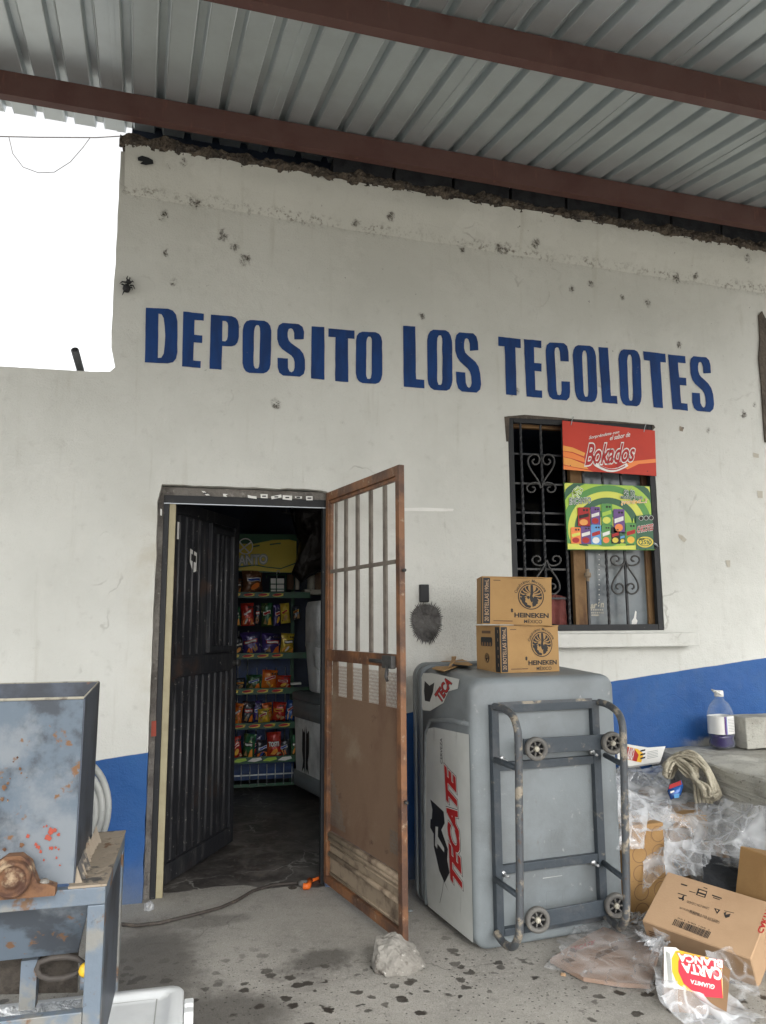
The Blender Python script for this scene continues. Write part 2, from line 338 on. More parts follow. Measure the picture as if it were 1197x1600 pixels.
class NG:
    """small node-graph helper"""
    def __init__(s, name):
        s.m = bpy.data.materials.new(name); s.m.use_nodes = True; s.n = s.m.node_tree; s.b = s.n.nodes['Principled BSDF']
        tc = s.n.nodes.new('ShaderNodeTexCoord'); s.co = tc.outputs['Object']; sp = s.n.nodes.new('ShaderNodeSeparateXYZ'); s.n.links.new(s.co, sp.inputs[0]); s.x, s.y, s.z = sp.outputs
    def put(s, sock, v):
        if isinstance(v, (int, float)): sock.default_value = v
        elif isinstance(v, tuple): sock.default_value = (*v, 1) if len(v) == 3 and len(sock.default_value) == 4 else v
        else: s.n.links.new(v, sock)
    def op(s, o, a, b=0., c=0., clamp=False):
        k = s.n.nodes.new('ShaderNodeMath'); k.operation = o; k.use_clamp = clamp
        s.put(k.inputs[0], a); s.put(k.inputs[1], b); s.put(k.inputs[2], c); return k.outputs[0]
    def noise(s, sc, det=5, dist=0, stretch=None, w=0, rough=.6):
        src = s.co
        if stretch:
            mp = s.n.nodes.new('ShaderNodeMapping'); mp.inputs['Scale'].default_value = stretch; s.n.links.new(s.co, mp.inputs[0]); src = mp.outputs[0]
        k = s.n.nodes.new('ShaderNodeTexNoise'); k.noise_dimensions = '4D'; k.inputs['W'].default_value = w; k.inputs['Scale'].default_value = sc; k.inputs['Detail'].default_value = det
        k.inputs['Distortion'].default_value = dist; k.inputs['Roughness'].default_value = rough; s.n.links.new(src, k.inputs['Vector']); return k.outputs[0]
    def vor(s, sc, feat='DISTANCE_TO_EDGE', stretch=None, warp=None):
        src = s.co
        if warp:
            k = s.n.nodes.new('ShaderNodeTexNoise'); k.inputs['Scale'].default_value = warp[0]; k.inputs['Detail'].default_value = 4; s.n.links.new(s.co, k.inputs['Vector'])
            va = s.n.nodes.new('ShaderNodeVectorMath'); va.operation = 'MULTIPLY_ADD'; s.n.links.new(k.outputs['Color'], va.inputs[0]); va.inputs[1].default_value = (warp[1],)*3; s.n.links.new(s.co, va.inputs[2]); src = va.outputs[0]
        k = s.n.nodes.new('ShaderNodeTexVoronoi'); k.feature = feat; k.inputs['Scale'].default_value = sc; s.n.links.new(src, k.inputs['Vector']); return k.outputs['Distance']
    def ramp(s, v, lo, hi, a=0., b=1.):
        k = s.n.nodes.new('ShaderNodeMapRange'); k.interpolation_type = 'SMOOTHSTEP'; s.put(k.inputs[0], v)
        for i, q in zip((1, 2, 3, 4), (lo, hi, a, b)): s.put(k.inputs[i], q)
        return k.outputs[0]
    def mix(s, f, a, b):
        k = s.n.nodes.new('ShaderNodeMix'); k.data_type = 'RGBA'; s.put(k.inputs[0], f); s.put(k.inputs[6], a); s.put(k.inputs[7], b); return k.outputs[2]
    def spots(s, lst, soft=.35):
        """union of round masks (x, z, r[, stretch z]) on the wall"""
        tot = 0.
        for q in lst:
            x, z, r = q[:3]; k = q[3] if len(q) > 3 else 1
            dx = s.op('SUBTRACT', s.x, x); dz = s.op('MULTIPLY', s.op('SUBTRACT', s.z, z), 1/k)
            d = s.op('SQRT', s.op('ADD', s.op('MULTIPLY', dx, dx), s.op('MULTIPLY', dz, dz)))
            tot = s.op('MAXIMUM', tot, s.ramp(d, r, r*soft))
        return tot
    def bump(s, h, st, dist, nrm=None):
        k = s.n.nodes.new('ShaderNodeBump'); k.inputs['Strength'].default_value = st; k.inputs['Distance'].default_value = dist; s.put(k.inputs['Height'], h)
        if nrm: s.n.links.new(nrm, k.inputs['Normal'])
        return k.outputs[0]
def plastic(name, tint, lo, hi, sc, rough=.12):
    """thin crumpled film: mostly see-through, milky along its creases"""
    g = NG(name); n = g.n; b = g.b
    b.inputs['Base Color'].default_value = (*tint, 1); b.inputs['Roughness'].default_value = rough; b.inputs['Specular IOR Level'].default_value = 1.0
    v1 = g.vor(sc, warp=(sc*.6, .25)); v2 = g.vor(sc*2.7, warp=(sc*1.2, .12)); nz = g.noise(sc*.7, 4, w=3)
    cr = g.op('MAXIMUM', g.ramp(v1, .16, .0), g.op('MULTIPLY', g.ramp(v2, .12, .0), .7))
    lw = n.nodes.new('ShaderNodeLayerWeight'); lw.inputs[0].default_value = .3
    al = g.op('ADD', g.op('MULTIPLY_ADD', cr, hi-lo, lo), g.op('MULTIPLY', lw.outputs['Facing'], .35)); al = g.op('ADD', al, g.ramp(nz, .4, .75, -.08, .18), clamp=True)
    tr = n.nodes.new('ShaderNodeBsdfTransparent'); mx = n.nodes.new('ShaderNodeMixShader'); out = n.nodes['Material Output']
    n.links.new(al, mx.inputs[0]); n.links.new(tr.outputs[0], mx.inputs[1]); n.links.new(b.outputs[0], mx.inputs[2]); n.links.new(mx.outputs[0], out.inputs[0])
    g.put(b.inputs['Normal'], g.bump(v1, .8, .03, g.bump(v2, .6, .015)))
    return g.m
m_film = plastic('clear plastic film', (.70,.72,.74), .07, .36, 4)
m_film2 = plastic('milky plastic film', (.70,.72,.74), .15, .52, 4.5)
m_film3 = plastic('thin carton wrap', (.7,.7,.7), .03, .24, 4)
def wall_material():
    g = NG('painted stucco wall')
    WX = lambda px, py: atY(px, py, 0)
    base = g.mix(g.ramp(g.noise(1.2, 5, w=2), .35, .7), (.66,.66,.615), (.58,.58,.535))
    base = g.mix(g.op('MULTIPLY', g.ramp(g.noise(14, 6, w=5), .55, .75), .35), base, (.42,.41,.37))
    # yellow grime left of the door and under the hem of the wall
    base = g.mix(g.op('MULTIPLY', g.spots([(-.38, 1.75, .35, 1.6), (-.35, 1.15, .3, 1.2)], .05), g.ramp(g.noise(6, 5, w=9), .35, .7, .1, .55)), base, (.42,.36,.24))
    # upper band darker, dusty
    edge = g.op('ADD', g.op('ADD', g.z, g.op('MULTIPLY', g.x, .04)), g.op('MULTIPLY', g.noise(9, 5, w=11), .05))
    base = g.mix(g.op('MULTIPLY', g.ramp(edge, 3.2, 4.1), .35), base, (.46,.445,.38))
    # dirt line under the beam band
    line = g.ramp(g.op('ABSOLUTE', g.op('SUBTRACT', edge, 3.90)), .06, .005)
    base = g.mix(g.op('MULTIPLY', line, g.op('MULTIPLY', g.ramp(g.noise(34, 6, w=3, rough=.75), .50, .62, 0., .85), g.ramp(g.noise(3, 3, w=33), .35, .65, .25, 1.))), base, (.12,.10,.07))
    # dark mould spots
    sp = [(px, py, r) for px, py, r in ((295,362,16),(313,380,13),(330,400,16),(203,388,10),(200,330,14),(232,255,10),(377,628,13),(735,385,14),(790,378,12),(755,605,18),(970,468,14),(1015,430,14),(1045,428,10),(1170,455,22),(1172,480,16),(610,490,10),(850,447,10),(745,383,12),(250,310,16),(1020,535,10),(1012,577,9),(1122,645,12),(1140,630,8),(1065,670,9),(930,460,8),(215,435,10),(560,338,12),(675,385,10),(505,345,9),(1120,405,14),(880,440,10))]
    L = []
    for px, py, r in sp:
        p = WX(px, py); L.append((p.x, p.z, r*.0045))
    wob = g.op('MULTIPLY_ADD', g.noise(16, 6, w=77, dist=1.5, rough=.75), 1.5, -.35)
    sm_ = g.op('MULTIPLY', g.spots([(x, z, r*1.2, 1.15) for x, z, r in L], .0), wob)
    base = g.mix(g.ramp(sm_, .16, .55, 0., .7), base, (.12,.10,.075))
    base = g.mix(g.op('MULTIPLY', g.ramp(sm_, .26, .42), g.ramp(g.noise(70, 4, w=7, rough=.75), .42, .54)), base, (.05,.042,.033))
    # faint run marks and patched areas
    base = g.mix(g.op('MULTIPLY', g.ramp(g.noise(5, 5, w=80, stretch=(3, 1, .25)), .56, .75), .3), base, (.38,.36,.29))
    base = g.mix(g.op('MULTIPLY', g.ramp(g.noise(1.9, 6, w=81, rough=.7), .55, .58), .16), base, (.70,.69,.64))
    # sparse tiny specks
    base = g.mix(g.op('MULTIPLY', g.ramp(g.noise(26, 6, w=21, rough=.7), .645, .69), g.ramp(g.z, 2.3, 3.4, .1, .85)), base, (.10,.085,.065))
    p = WX(1192, 968); base = g.mix(g.op('MULTIPLY', g.spots([(p.x, p.z, .17, .7)], 0.), .55), base, (.16,.15,.13))
    # soot halo round the socket patch
    p = WX(665, 965)
    base = g.mix(g.op('MULTIPLY', g.spots([(p.x, p.z, .34, 1.2)], .25), g.ramp(g.noise(150, 4, w=17, stretch=(1, 1, .6), rough=.7), .45, .68, .05, .42)), base, (.10,.097,.09))
    # damp cracks
    crack = g.ramp(g.vor(.75, warp=(3, .5)), .006, .0015)
    base = g.mix(g.op('MULTIPLY', crack, g.ramp(g.noise(2.2, 3, w=31), .56, .66, 0., .35)), base, (.2,.18,.15))
    # blue dado with a hand painted, rising top edge
    dz = g.op('SUBTRACT', g.z, g.op('MULTIPLY_ADD', g.x, .112, g.op('MULTIPLY_ADD', g.noise(5, 4, w=40), .012, .79)))
    dado = g.ramp(dz, .0025, -.0025)
    blue = g.mix(g.ramp(g.noise(3.5, 6, w=50), .4, .7), (.006,.076,.27), (.010,.09,.29))
    blue = g.mix(g.op('MULTIPLY', g.ramp(g.noise(7, 6, w=52), .5, .75), .45), blue, (.022,.085,.215))
    blue = g.mix(g.ramp(g.noise(48, 6, w=54, rough=.72), .665, .69, 0., .8), blue, (.36,.38,.38))
    blue = g.mix(g.op('MULTIPLY', g.ramp(g.noise(4, 6, w=55, stretch=(1, 1, .35), rough=.7), .52, .72), .5), blue, (.06,.115,.22))
    low = g.ramp(g.op('ADD', g.z, g.op('MULTIPLY', g.noise(8, 5, w=60), .3)), .42, .12)
    blue = g.mix(g.op('MULTIPLY', low, .6), blue, (.17,.19,.2))
    # the bare strip where the step meets the wall
    st = g.op('MULTIPLY', g.ramp(g.x, 2.7, 2.95), g.ramp(g.op('ADD', g.z, g.op('MULTIPLY', g.noise(14, 5, w=62), .12)), .76, .72))
    blue = g.mix(st, blue, (.42,.40,.34))
    c = g.mix(dado, base, blue)
    g.put(g.b.inputs['Base Color'], c); g.put(g.b.inputs['Roughness'], g.mix(dado, (.85,)*3, (.55,)*3)); 
    n1 = g.bump(g.noise(95, 4, w=70, rough=.7), .55, .006)
    n2 = g.bump(g.noise(26, 5, w=71, dist=.2), .3, .009, n1)
    n3 = g.bump(g.noise(2.4, 3, w=72), .5, .05, n2)
    n4 = g.bump(g.op('MULTIPLY', g.op('MULTIPLY', crack, g.ramp(g.noise(2.2, 3, w=31), .5, .62)), -1.), .25, .006, n3)
    g.put(g.b.inputs['Normal'], n4)
    return g.m
m_wall = wall_material()
def ground_material():
    g = NG('stained concrete ground')
    base = g.mix(g.ramp(g.noise(2.2, 6, w=1), .35, .7), (.38,.362,.322), (.28,.266,.236))
    base = g.mix(g.ramp(g.noise(30, 8, w=2, rough=.75), .47, .68, 0., .7), base, (.40,.385,.35))
    base = g.mix(g.ramp(g.noise(11, 8, w=6, rough=.75), .52, .68, 0., .5), base, (.15,.14,.12))
    base = g.mix(g.ramp(g.noise(150, 4, w=3, rough=.8), .53, .64, 0., .75), base, (.13,.12,.10))
    base = g.mix(g.ramp(g.noise(90, 4, w=44, rough=.8), .55, .66, 0., .6), base, (.52,.50,.46))
    base = g.mix(g.op('MULTIPLY', g.ramp(g.vor(.9, warp=(3, .4)), .005, .0015, 0., .5), g.ramp(g.noise(1.3, 3, w=91), .52, .6)), base, (.12,.11,.1))
    # large damp areas (beside the machine, in the middle front)
    damp = g.op('MULTIPLY', g.ramp(g.noise(1.7, 5, w=4, dist=.5), .52, .66), g.ramp(g.y, -.5, -1.1))
    def sp(px, py, r, k):
        p = atZ(px, py, 0); dx = g.op('SUBTRACT', g.x, p.x); dy = g.op('MULTIPLY', g.op('SUBTRACT', g.y, p.y), 1/k)
        d = g.op('ADD', g.op('SQRT', g.op('ADD', g.op('MULTIPLY', dx, dx), g.op('MULTIPLY', dy, dy))), g.op('MULTIPLY_ADD', g.noise(9, 5, w=8), .25, -.125))
        return g.ramp(d, r, r*.45)
    damp = g.op('MAXIMUM', damp, sp(220, 1520, .33, 2)); damp = g.op('MAXIMUM', damp, sp(500, 1500, .17, .8)); damp = g.op('MAXIMUM', damp, g.op('MULTIPLY', sp(330, 1440, .22, .5), .6)); damp = g.op('MAXIMUM', damp, sp(330, 1590, .4, .6))
    base = g.mix(g.op('MULTIPLY', damp, .75), base, (.085,.078,.068))
    # splashes
    v = g.vor(13, 'F1', warp=(30, .045)); sel = g.ramp(g.op('ADD', g.noise(2.4, 4, w=12), g.ramp(g.x, .9, -.2, 0., .12)), .34, .62)
    near = g.ramp(g.y, -.45, -1.2)
    drop = g.op('MULTIPLY', g.op('MULTIPLY', g.ramp(v, g.op('MULTIPLY_ADD', sel, .34, 0.02), g.op('MULTIPLY', sel, .28)), sel), near)
    v2 = g.vor(42, 'F1', warp=(60, .02)); drop2 = g.op('MULTIPLY', g.ramp(v2, .20, .15), g.op('MULTIPLY', g.ramp(g.op('ADD', g.noise(2.6, 4, w=14), g.ramp(g.x, .9, -.2, 0., .14)), .38, .56), near))
    v3 = g.vor(7, 'F1', warp=(26, .075)); big = g.op('MULTIPLY', g.ramp(v3, .17, .135), g.op('MULTIPLY', g.ramp(g.noise(2.1, 3, w=18), .42, .5), g.ramp(g.y, -.7, -1.3)))
    dm = g.op('MAXIMUM', big, g.op('MAXIMUM', drop, drop2))
    base = g.mix(dm, base, (.045,.038,.031))
    g.put(g.b.inputs['Base Color'], base); g.put(g.b.inputs['Roughness'], g.op('SUBTRACT', .85, g.op('MULTIPLY', g.op('MAXIMUM', dm, g.op('MULTIPLY', damp, .4)), .35)))
    n1 = g.bump(g.noise(110, 6, w=20, rough=.8), .8, .006); n2 = g.bump(g.noise(14, 7, w=21, rough=.7), .6, .014, n1)
    g.put(g.b.inputs['Normal'], n2); return g.m
m_ground = ground_material()
def floor_material():
    g = NG('worn dark shop floor')
    base = g.mix(g.ramp(g.noise(5, 7, w=1, dist=.8), .4, .66), (.055,.05,.047), (.16,.148,.135))
    base = g.mix(g.ramp(g.noise(26, 8, w=2, rough=.75), .52, .68, 0., .7), base, (.24,.225,.205))
    crack = g.ramp(g.vor(1.3, warp=(4, .35)), .009, .003)
    base = g.mix(g.op('MULTIPLY', crack, g.ramp(g.noise(3, 4, w=5), .4, .55)), base, (.3,.29,.27))
    base = g.mix(g.ramp(g.noise(3.2, 6, w=7, dist=.3, rough=.7), .62, .66), base, (.25,.24,.22))
    g.put(g.b.inputs['Base Color'], base); g.put(g.b.inputs['Roughness'], .42)
    g.put(g.b.inputs['Normal'], g.bump(g.noise(20, 5, w=21), .4, .01)); return g.m
m_floor = floor_material()

# ------------------------------------------------------------------ setting
g = MB(); g.add([(-80,-80,0),(80,-80,0),(80,80,0),(-80,80,0)], [(0,1,2,3)], m_ground)
tag(g.build('ground'), kind='structure')
fl = MB(); edge = []
for i in range(25):
    x = -.24+.94*i/24; edge.append((x, .13+.05*fbm((x*4, 0, 3))-(.11 if x > .25 else 0)*min(1, (x-.25)/.3), .004))
fl.prism([(-1.2, 3, .004), (-1.2, .2, .004), (-.24, .2, .004)]+edge+[(.70, .2, .004), (4, .2, .004), (4, 3, .004)], (0, 0, -.003), m_floor)
tag(fl.build('floor'), kind='structure')

# ------------------------------------------------------------------ shop building
SLOPE = -.037
shop = thing('shop_building', 'white stucco shop with a blue dado, painted blue lettering, open doorway and barred window', 'building', (.2, 0, 0))
wt = lambda x: 4.235-.0375*(x+.53)   # top of the wall
mb = MB()
top = []
n = 90
for i in range(n+1):
    x = -.53+5.1*i/n; top.append((x+(.012*fbm((i, 0, 0)) if i else 0), 0, wt(x)-.085+.018*fbm((x*7, 1, 0))))
side = [(-.53+.008*fbm((0, 0, k*1.3)), 0, wt(-.53)-.085-k*.1) for k in range(1, 13)]
outline = [(-3.2, 0, -.02), (4.57, 0, -.02)]+top[::-1]+side+[(-.505, 0, 2.84), (-.53, 0, 2.812), (-.62, 0, 2.805), (-1.1, 0, 2.80), (-3.2, 0, 2.77)]
DX0, DX1, DZ = -.25, .70, 2.185
WX0, WX1, WZ0, WZ1 = 1.84, 2.865, 1.36, 2.70
j = lambda a: a*.006*random.uniform(-1, 1)
door_hole = [(DX0, 0, -.01)]+[(DX0+.006*fbm((0, k*.7, 4)), 0, DZ*k/22) for k in range(1, 22)]+[(DX0+.02, 0, DZ)]+[(DX0+.95*k/20, 0, DZ+.006*fbm((k*.6, 2, 0))) for k in range(1, 20)]+[(DX1, 0, DZ-.01), (DX1, 0, -.01)]
win_hole = [(WX0, 0, WZ0), (WX0, 0, 2.0), (WX0, 0, WZ1), (2.3, 0, WZ1+.004), (WX1, 0, WZ1+.002), (WX1, 0, 2.0), (WX1, 0, WZ0)]
mb.prism(outline, (0, .2, 0), m_wall, holes=[door_hole, win_hole])
mb.build('wall', shop)
# ring beam band, slightly proud of the wall
mb = MB(); lo = []; hi = []
for i in range(121):
    x = -.5+5.05*i/120
    zb = 3.86-.04*x+.008*fbm((x*3, 5, 0)); lo.append((x, -.0035, zb)); hi.append((x, -.02, wt(x)-.07+.012*fbm((x*9, 1, 4))))
vs = []; fs = []; rows = 6
for i in range(121):
    for r in range(rows+1):
        t = r/rows; x = lo[i][0]; z = lo[i][2]*(1-t)+hi[i][2]*t
        y = -.002-.058*min(1, t*1.5)-.008*fbm((x*6, z*6, 2))*min(1, t*3)-.004*max(0, fbm((x*2, 0, 8))); vs.append((x, y, z))
for i in range(120):
    for r in range(rows): a = i*(rows+1)+r; fs.append((a, a+rows+1, a+rows+2, a+1))
mb.add(vs, fs, m_wall, True); mb.build('ring_beam', shop)
# rough mortar along the top
mb = MB(); vs = []; fs = []; N = 420; rows = 7
for i in range(N+1):
    x = -.535+5.05*i/N
    for r in range(rows+1):
        t = r/rows; z0 = wt(x)-.085+.02*fbm((x*9, 1, 4)); z1 = wt(x)+.01+.03*fbm((x*6, 3, 1)); z = z0+(z1-z0)*t
        y = -.058-.016*sin(pi*t)-.022*fbm((x*22, z*22, 7))+(.03*t)
        vs.append((x, y, z))
    vs.append((x, .2, wt(x)))
R_ = rows+2
for i in range(N):
    for r in range(R_-1): a = i*R_+r; fs.append((a, a+R_, a+R_+1, a+1))
mb.add(vs, fs, m_mortar, False); mb.build('broken_mortar', shop)
# course of grey blocks on the wall top
for i in range(11):
    x0 = .72+i*.40; mb = MB(); T = Matrix.Translation((x0, .02, wt(x0)+.0)) @ Matrix.Rotation(.037, 4, 'Y') @ Matrix.Rotation(random.uniform(-.02, .02), 4, 'Z')
    mb.box((.006, 0, .004), (.388, .15, .15), m_blockdark, T, .008); mb.build('block', shop)
mb = MB(); mb.box((-.50, .24, 4.0), (5.2, .30, 4.66), m_navy); mb.build('gap_backing', shop)  # dark backing added to keep sky light out of the roof gap
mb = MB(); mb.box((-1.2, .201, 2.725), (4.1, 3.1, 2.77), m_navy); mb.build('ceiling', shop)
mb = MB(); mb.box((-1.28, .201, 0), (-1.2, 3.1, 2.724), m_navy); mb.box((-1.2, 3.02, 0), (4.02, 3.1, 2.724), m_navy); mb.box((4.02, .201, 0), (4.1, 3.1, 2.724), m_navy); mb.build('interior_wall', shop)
# dark lip of bare plaster on the right
mb = MB(); pts = [atY(a, b, -.012) for a, b in ((1186,492),(1191,486),(1196,497),(1230,500),(1230,700),(1196,690),(1193,650),(1190,600),(1186,560),(1188,530))]
mb.prism(pts, (0, .01, 0), m_bare); mb.build('bare_plaster', shop)
# hole near the top left
pr = Print(pxmap((0, -.060, 0), (0, -1, 0)), base=.012); pr.poly([(215,246),(222,243),(232,246),(239,250),(240,256),(228,258),(219,256),(223,252),(216,251)], m_black); pr.build('vent_hole', shop)
# painted lettering
LT = {'D': ([(0,0),(.7,0),(.86,.03),(.96,.1),(1,.22),(1,.78),(.96,.9),(.86,.97),(.7,1),(0,1)], [(.4,.09),(.4,.9),(.5,.89),(.57,.82),(.61,.66),(.62,.5),(.61,.34),(.58,.18),(.51,.1)]),
 'E': ([(0,0),(.95,0),(.95,.13),(.56,.13),(.56,.46),(.97,.46),(.97,.6),(.56,.6),(.56,.87),(1,.87),(1,1),(0,1)], None),
 'P': ([(0,0),(.42,0),(.42,.44),(.75,.44),(.88,.47),(.96,.53),(1,.62),(1,.84),(.96,.93),(.88,.98),(.75,1),(0,1)], [(.42,.53),(.42,.9),(.53,.9),(.6,.87),(.62,.82),(.62,.62),(.59,.56),(.53,.53)]),
 'O': ([(.25,0),(.75,0),(.88,.03),(.96,.09),(1,.18),(1,.82),(.96,.91),(.88,.97),(.75,1),(.25,1),(.12,.97),(.04,.91),(0,.82),(0,.18),(.04,.09),(.12,.03)], [(.44,.09),(.40,.14),(.39,.2),(.40,.8),(.42,.87),(.47,.91),(.55,.91),(.60,.86),(.61,.8),(.60,.2),(.58,.12),(.54,.09)]),
 'S': ([(.98,.72),(.62,.70),(.62,.82),(.57,.89),(.5,.91),(.42,.89),(.38,.82),(.38,.74),(.42,.67),(.50,.63),(.82,.52),(.94,.44),(1,.33),(1,.15),(.95,.06),(.8,0),(.2,0),(.06,.05),(0,.15),(0,.33),(.38,.33),(.38,.15),(.43,.09),(.5,.07),(.58,.1),(.62,.16),(.62,.27),(.58,.34),(.50,.39),(.18,.5),(.06,.57),(0,.68),(0,.86),(.06,.95),(.2,1),(.8,1),(.93,.95),(.98,.86)], None),
 'I': ([(0,0),(1,0),(1,1),(0,1)], None), 'T': ([(.27,0),(.75,0),(.75,.84),(1,.84),(1,1),(0,1),(0,.84),(.27,.84)], None),
 'L': ([(0,0),(1,0),(1,.14),(.6,.14),(.6,1),(0,1)], None),
 'C': ([(1,.68),(.62,.68),(.62,.84),(.57,.91),(.5,.92),(.42,.9),(.39,.83),(.39,.17),(.43,.09),(.5,.08),(.58,.1),(.62,.17),(.62,.33),(1,.33),(1,.16),(.95,.06),(.82,0),(.2,0),(.06,.05),(0,.15),(0,.86),(.06,.95),(.2,1),(.82,1),(.95,.95),(1,.85)], None)}
A = lambda *q: [(200+x/2.394, 440+y/2.394) for x, y in q]
B = lambda *q: [(600+x/2.005, 440+y/2.005) for x, y in q]
LQ = [('D', A((67,97),(185,103),(185,308),(63,302))), ('E', A((207,112),(284,120),(275,324),(202,317))), ('P', A((310,123),(415,132),(413,334),(305,326))),
 ('O', A((430,142),(537,148),(533,345),(428,340))), ('S', A((558,153),(660,160),(663,357),(560,350))), ('I', A((687,167),(735,170),(735,367),(685,362))),
 ('T', A((750,175),(847,183),(850,378),(748,370))), ('O', A((853,186),(951,190),(951,384),(852,378))),
 ('L', B((60,138),(124,142),(127,335),(62,329))), ('O', B((135,150),(213,153),(215,343),(137,338))), ('S', B((222,158),(294,163),(306,349),(228,343))),
 ('T', B((358,172),(428,180),(434,358),(364,352))), ('E', B((438,180),(493,185),(498,365),(447,360))), ('C', B((505,190),(577,193),(585,373),(515,368))),
 ('O', B((590,198),(663,202),(670,379),(600,374))), ('L', B((672,205),(722,209),(732,383),(684,379))), ('O', B((733,211),(803,215),(808,392),(742,387))),
 ('T', B((812,218),(882,226),(890,398),(828,392))), ('E', B((890,228),(944,234),(955,405),(904,399))), ('S', B((957,233),(1022,238),(1036,410),(968,404)))]
pr = Print(pxmap((0, 0, 0), (0, -1, 0)), base=.003)
def dens(l):   # finer outline with a hand-painted wobble
    o = []
    for i in range(len(l)):
        a = Vector(l[i]); b = Vector(l[(i+1) % len(l)]); k = max(1, int((b-a).length/.12))
        for q in range(k): o.append(a+(b-a)*q/k)
    return o
for k, (ch, q) in enumerate(LQ):
    TL, TR, BR, BL = [Vector(p) for p in q]
    f = lambda p: tuple((BL*(1-p[0])+BR*p[0])*(1-p[1])+(TL*(1-p[0])+TR*p[0])*p[1]+Vector((.45*fbm((p[0]*3, p[1]*5, k*3)), .35*fbm((p[0]*3+9, p[1]*5, k*3)))))
    o, h = LT[ch]; pr.poly([f(p) for p in dens(o)], m_letter, 0, [[f(p) for p in dens(h)]] if h else ())
pr.build('painted_lettering', shop)
# lintel and jamb plaster, door frame
mb = MB(); mb.box((DX0+.004, .05, DZ-.052), (DX1-.002, .199, DZ-.006), m_lintel); mb.box((DX0+.002, .045, 0), (DX0+.032, .199, DZ-.053), m_lintel); mb.build('reveal_plaster', shop)
fr = MB(); fr.box((DX0+.033, .04, DZ-.098), (DX1-.003, .10, DZ-.053), m_black, bev=.003); fr.box((DX0+.033, .042, 0), (DX0+.062, .10, DZ-.099), m_black, bev=.003); fr.box((DX1-.02, .04, 0), (DX1-.003, .10, DZ-.099), m_black)
frame = fr.build('door_frame', shop)
mb = MB(); mb.box((DX0+.063, .05, 0), (DX0+.098, .11, DZ-.10), m_cream, bev=.002); mb.build('cream_jamb', frame)
mb = MB(); mb.box((DX0+.033, .034, DZ-.103), (DX1-.003, .039, DZ-.0985), m_wire); mb.build('edge_trim', frame)
pr = Print(pxmap((0, .04, 0), (0, -1, 0)))
S6 = lambda x, y: (220+x/3.99, 730+y/3.99)
for q in ([(378,148),(398,150),(432,176),(408,176)], [(512,165),(545,168),(530,176),(540,186),(515,182)], [(666,172),(690,178),(722,182),(722,198),(668,190)], [(746,168),(791,168),(791,194),(748,192)],
          [(812,182),(876,170),(878,188),(816,200)], [(885,174),(944,178),(942,206),(884,200)], [(1030,180),(1072,180),(1072,206),(1032,206)], [(960,182),(1004,182),(1004,196),(962,192)]):
    pr = Print(pxmap((0, .04, 0), (0, -1, 0))); pr.poly([S6(*p) for p in q], m_white); cx = sum(p[0] for p in q)/4; cy = sum(p[1] for p in q)/4
    pr.poly([S6(cx+a, cy+b) for a, b in ((-12,-4),(12,-4),(12,4),(-12,4))], m_ink, 1); pr.build('sticker', frame)
pr = Print(pxmap((0, .042, 0), (0, -1, 0))); pr.poly([(237,1127),(244,1126),(244,1150),(236,1151)], m_chip); pr.build('red_tag', frame); pr = Print(pxmap((0, .042, 0), (0, -1, 0))); pr.poly([S6(*p) for p in ((122,258),(132,262),(131,303),(121,300))], m_white); pr.build('sticker', frame)

m_ribhi = pm('highlighted scuffed ribs', (.07,.07,.074), .45, var=((.02,.02,.023), 9, .45, .6, 7, (2,2,.3)), var2=((.30,.28,.25), 40, .6, .68, 8))  # worn ribs, their highlights put into a lighter base colour
# black inner door, opened inwards
Od = Vector((-.185, .115, .0)); ud = Vector((.46, .888, 0)).normalized(); nd = Vector((ud.y, -ud.x, 0))   # nd faces the viewer
Td = Matrix.Translation(Od) @ Matrix(((ud.x, nd.x, 0, 0), (ud.y, nd.y, 0, 0), (0, 0, 1, 0), (0, 0, 0, 1)))   # local: x along door, y out of its face, z up
m_rib = pm('worn black ribs', (.022,.023,.027), .45, var=((.075,.073,.07), 7, .52, .7, 8, (3,3,.3)), var2=((.36,.34,.31), 45, .63, .70, 8), var3=((.07,.045,.035), 4, .55, .7, 8), bump=(40,.2))
DW = .90
mb = MB(); mb.box((0, -.03, .03), (DW, 0, 2.12), m_rib, Td)
for a, b, c, d in ((0,.03,.055,2.12),(DW-.06,.03,DW,2.12),(.055,2.05,DW-.06,2.12),(.055,1.12,DW-.06,1.225),(.055,.03,DW-.06,.13)): mb.box((a, .001, b), (c, .016, d), m_rib, Td, .003)
door = tag(mb.build('door', shop), 'black ribbed metal door standing open into the shop')
mb = MB()
for i in range(9): x = .12+i*.082; mb.tube([(x, .003, .14), (x, .003, 1.11)], .009, m_ribhi, 6, Td)
for i in range(4): x = .105+i*.085; mb.tube([(x, .003, 1.24), (x, .003, 2.04)], .008, m_ribhi, 6, Td)
mb.build('rib', door)
mb = MB(); x0, x1 = .47, .82
for a, b, c, d in ((x0,1.24,x0+.035,2.045),(x1-.03,1.24,x1,2.02),(x0+.035,1.985,x1-.03,2.02),(x0+.035,1.24,x1-.03,1.275)): mb.box((a, .002, b), (c, .03, d), m_rib, Td, .004)
for i in range(4): x = x0+.07+i*.062; mb.tube([(x, .004, 1.276), (x, .004, 1.984)], .01, m_ribhi, 6, Td)
mb.build('window_flap', door)
mb = MB(); mb.lathe([(.0, .04), (.022, .04), (.026, .03), (.016, .018), (.02, .0)], m_scroll, 14, Td @ Matrix.Translation((.86, .016, 1.16)) @ Matrix.Rotation(-pi/2, 4, 'X')); mb.build('knob', door)
pr = Print(lambda u, v, h: Td @ Vector((u, .003+h, v)), base=.003)
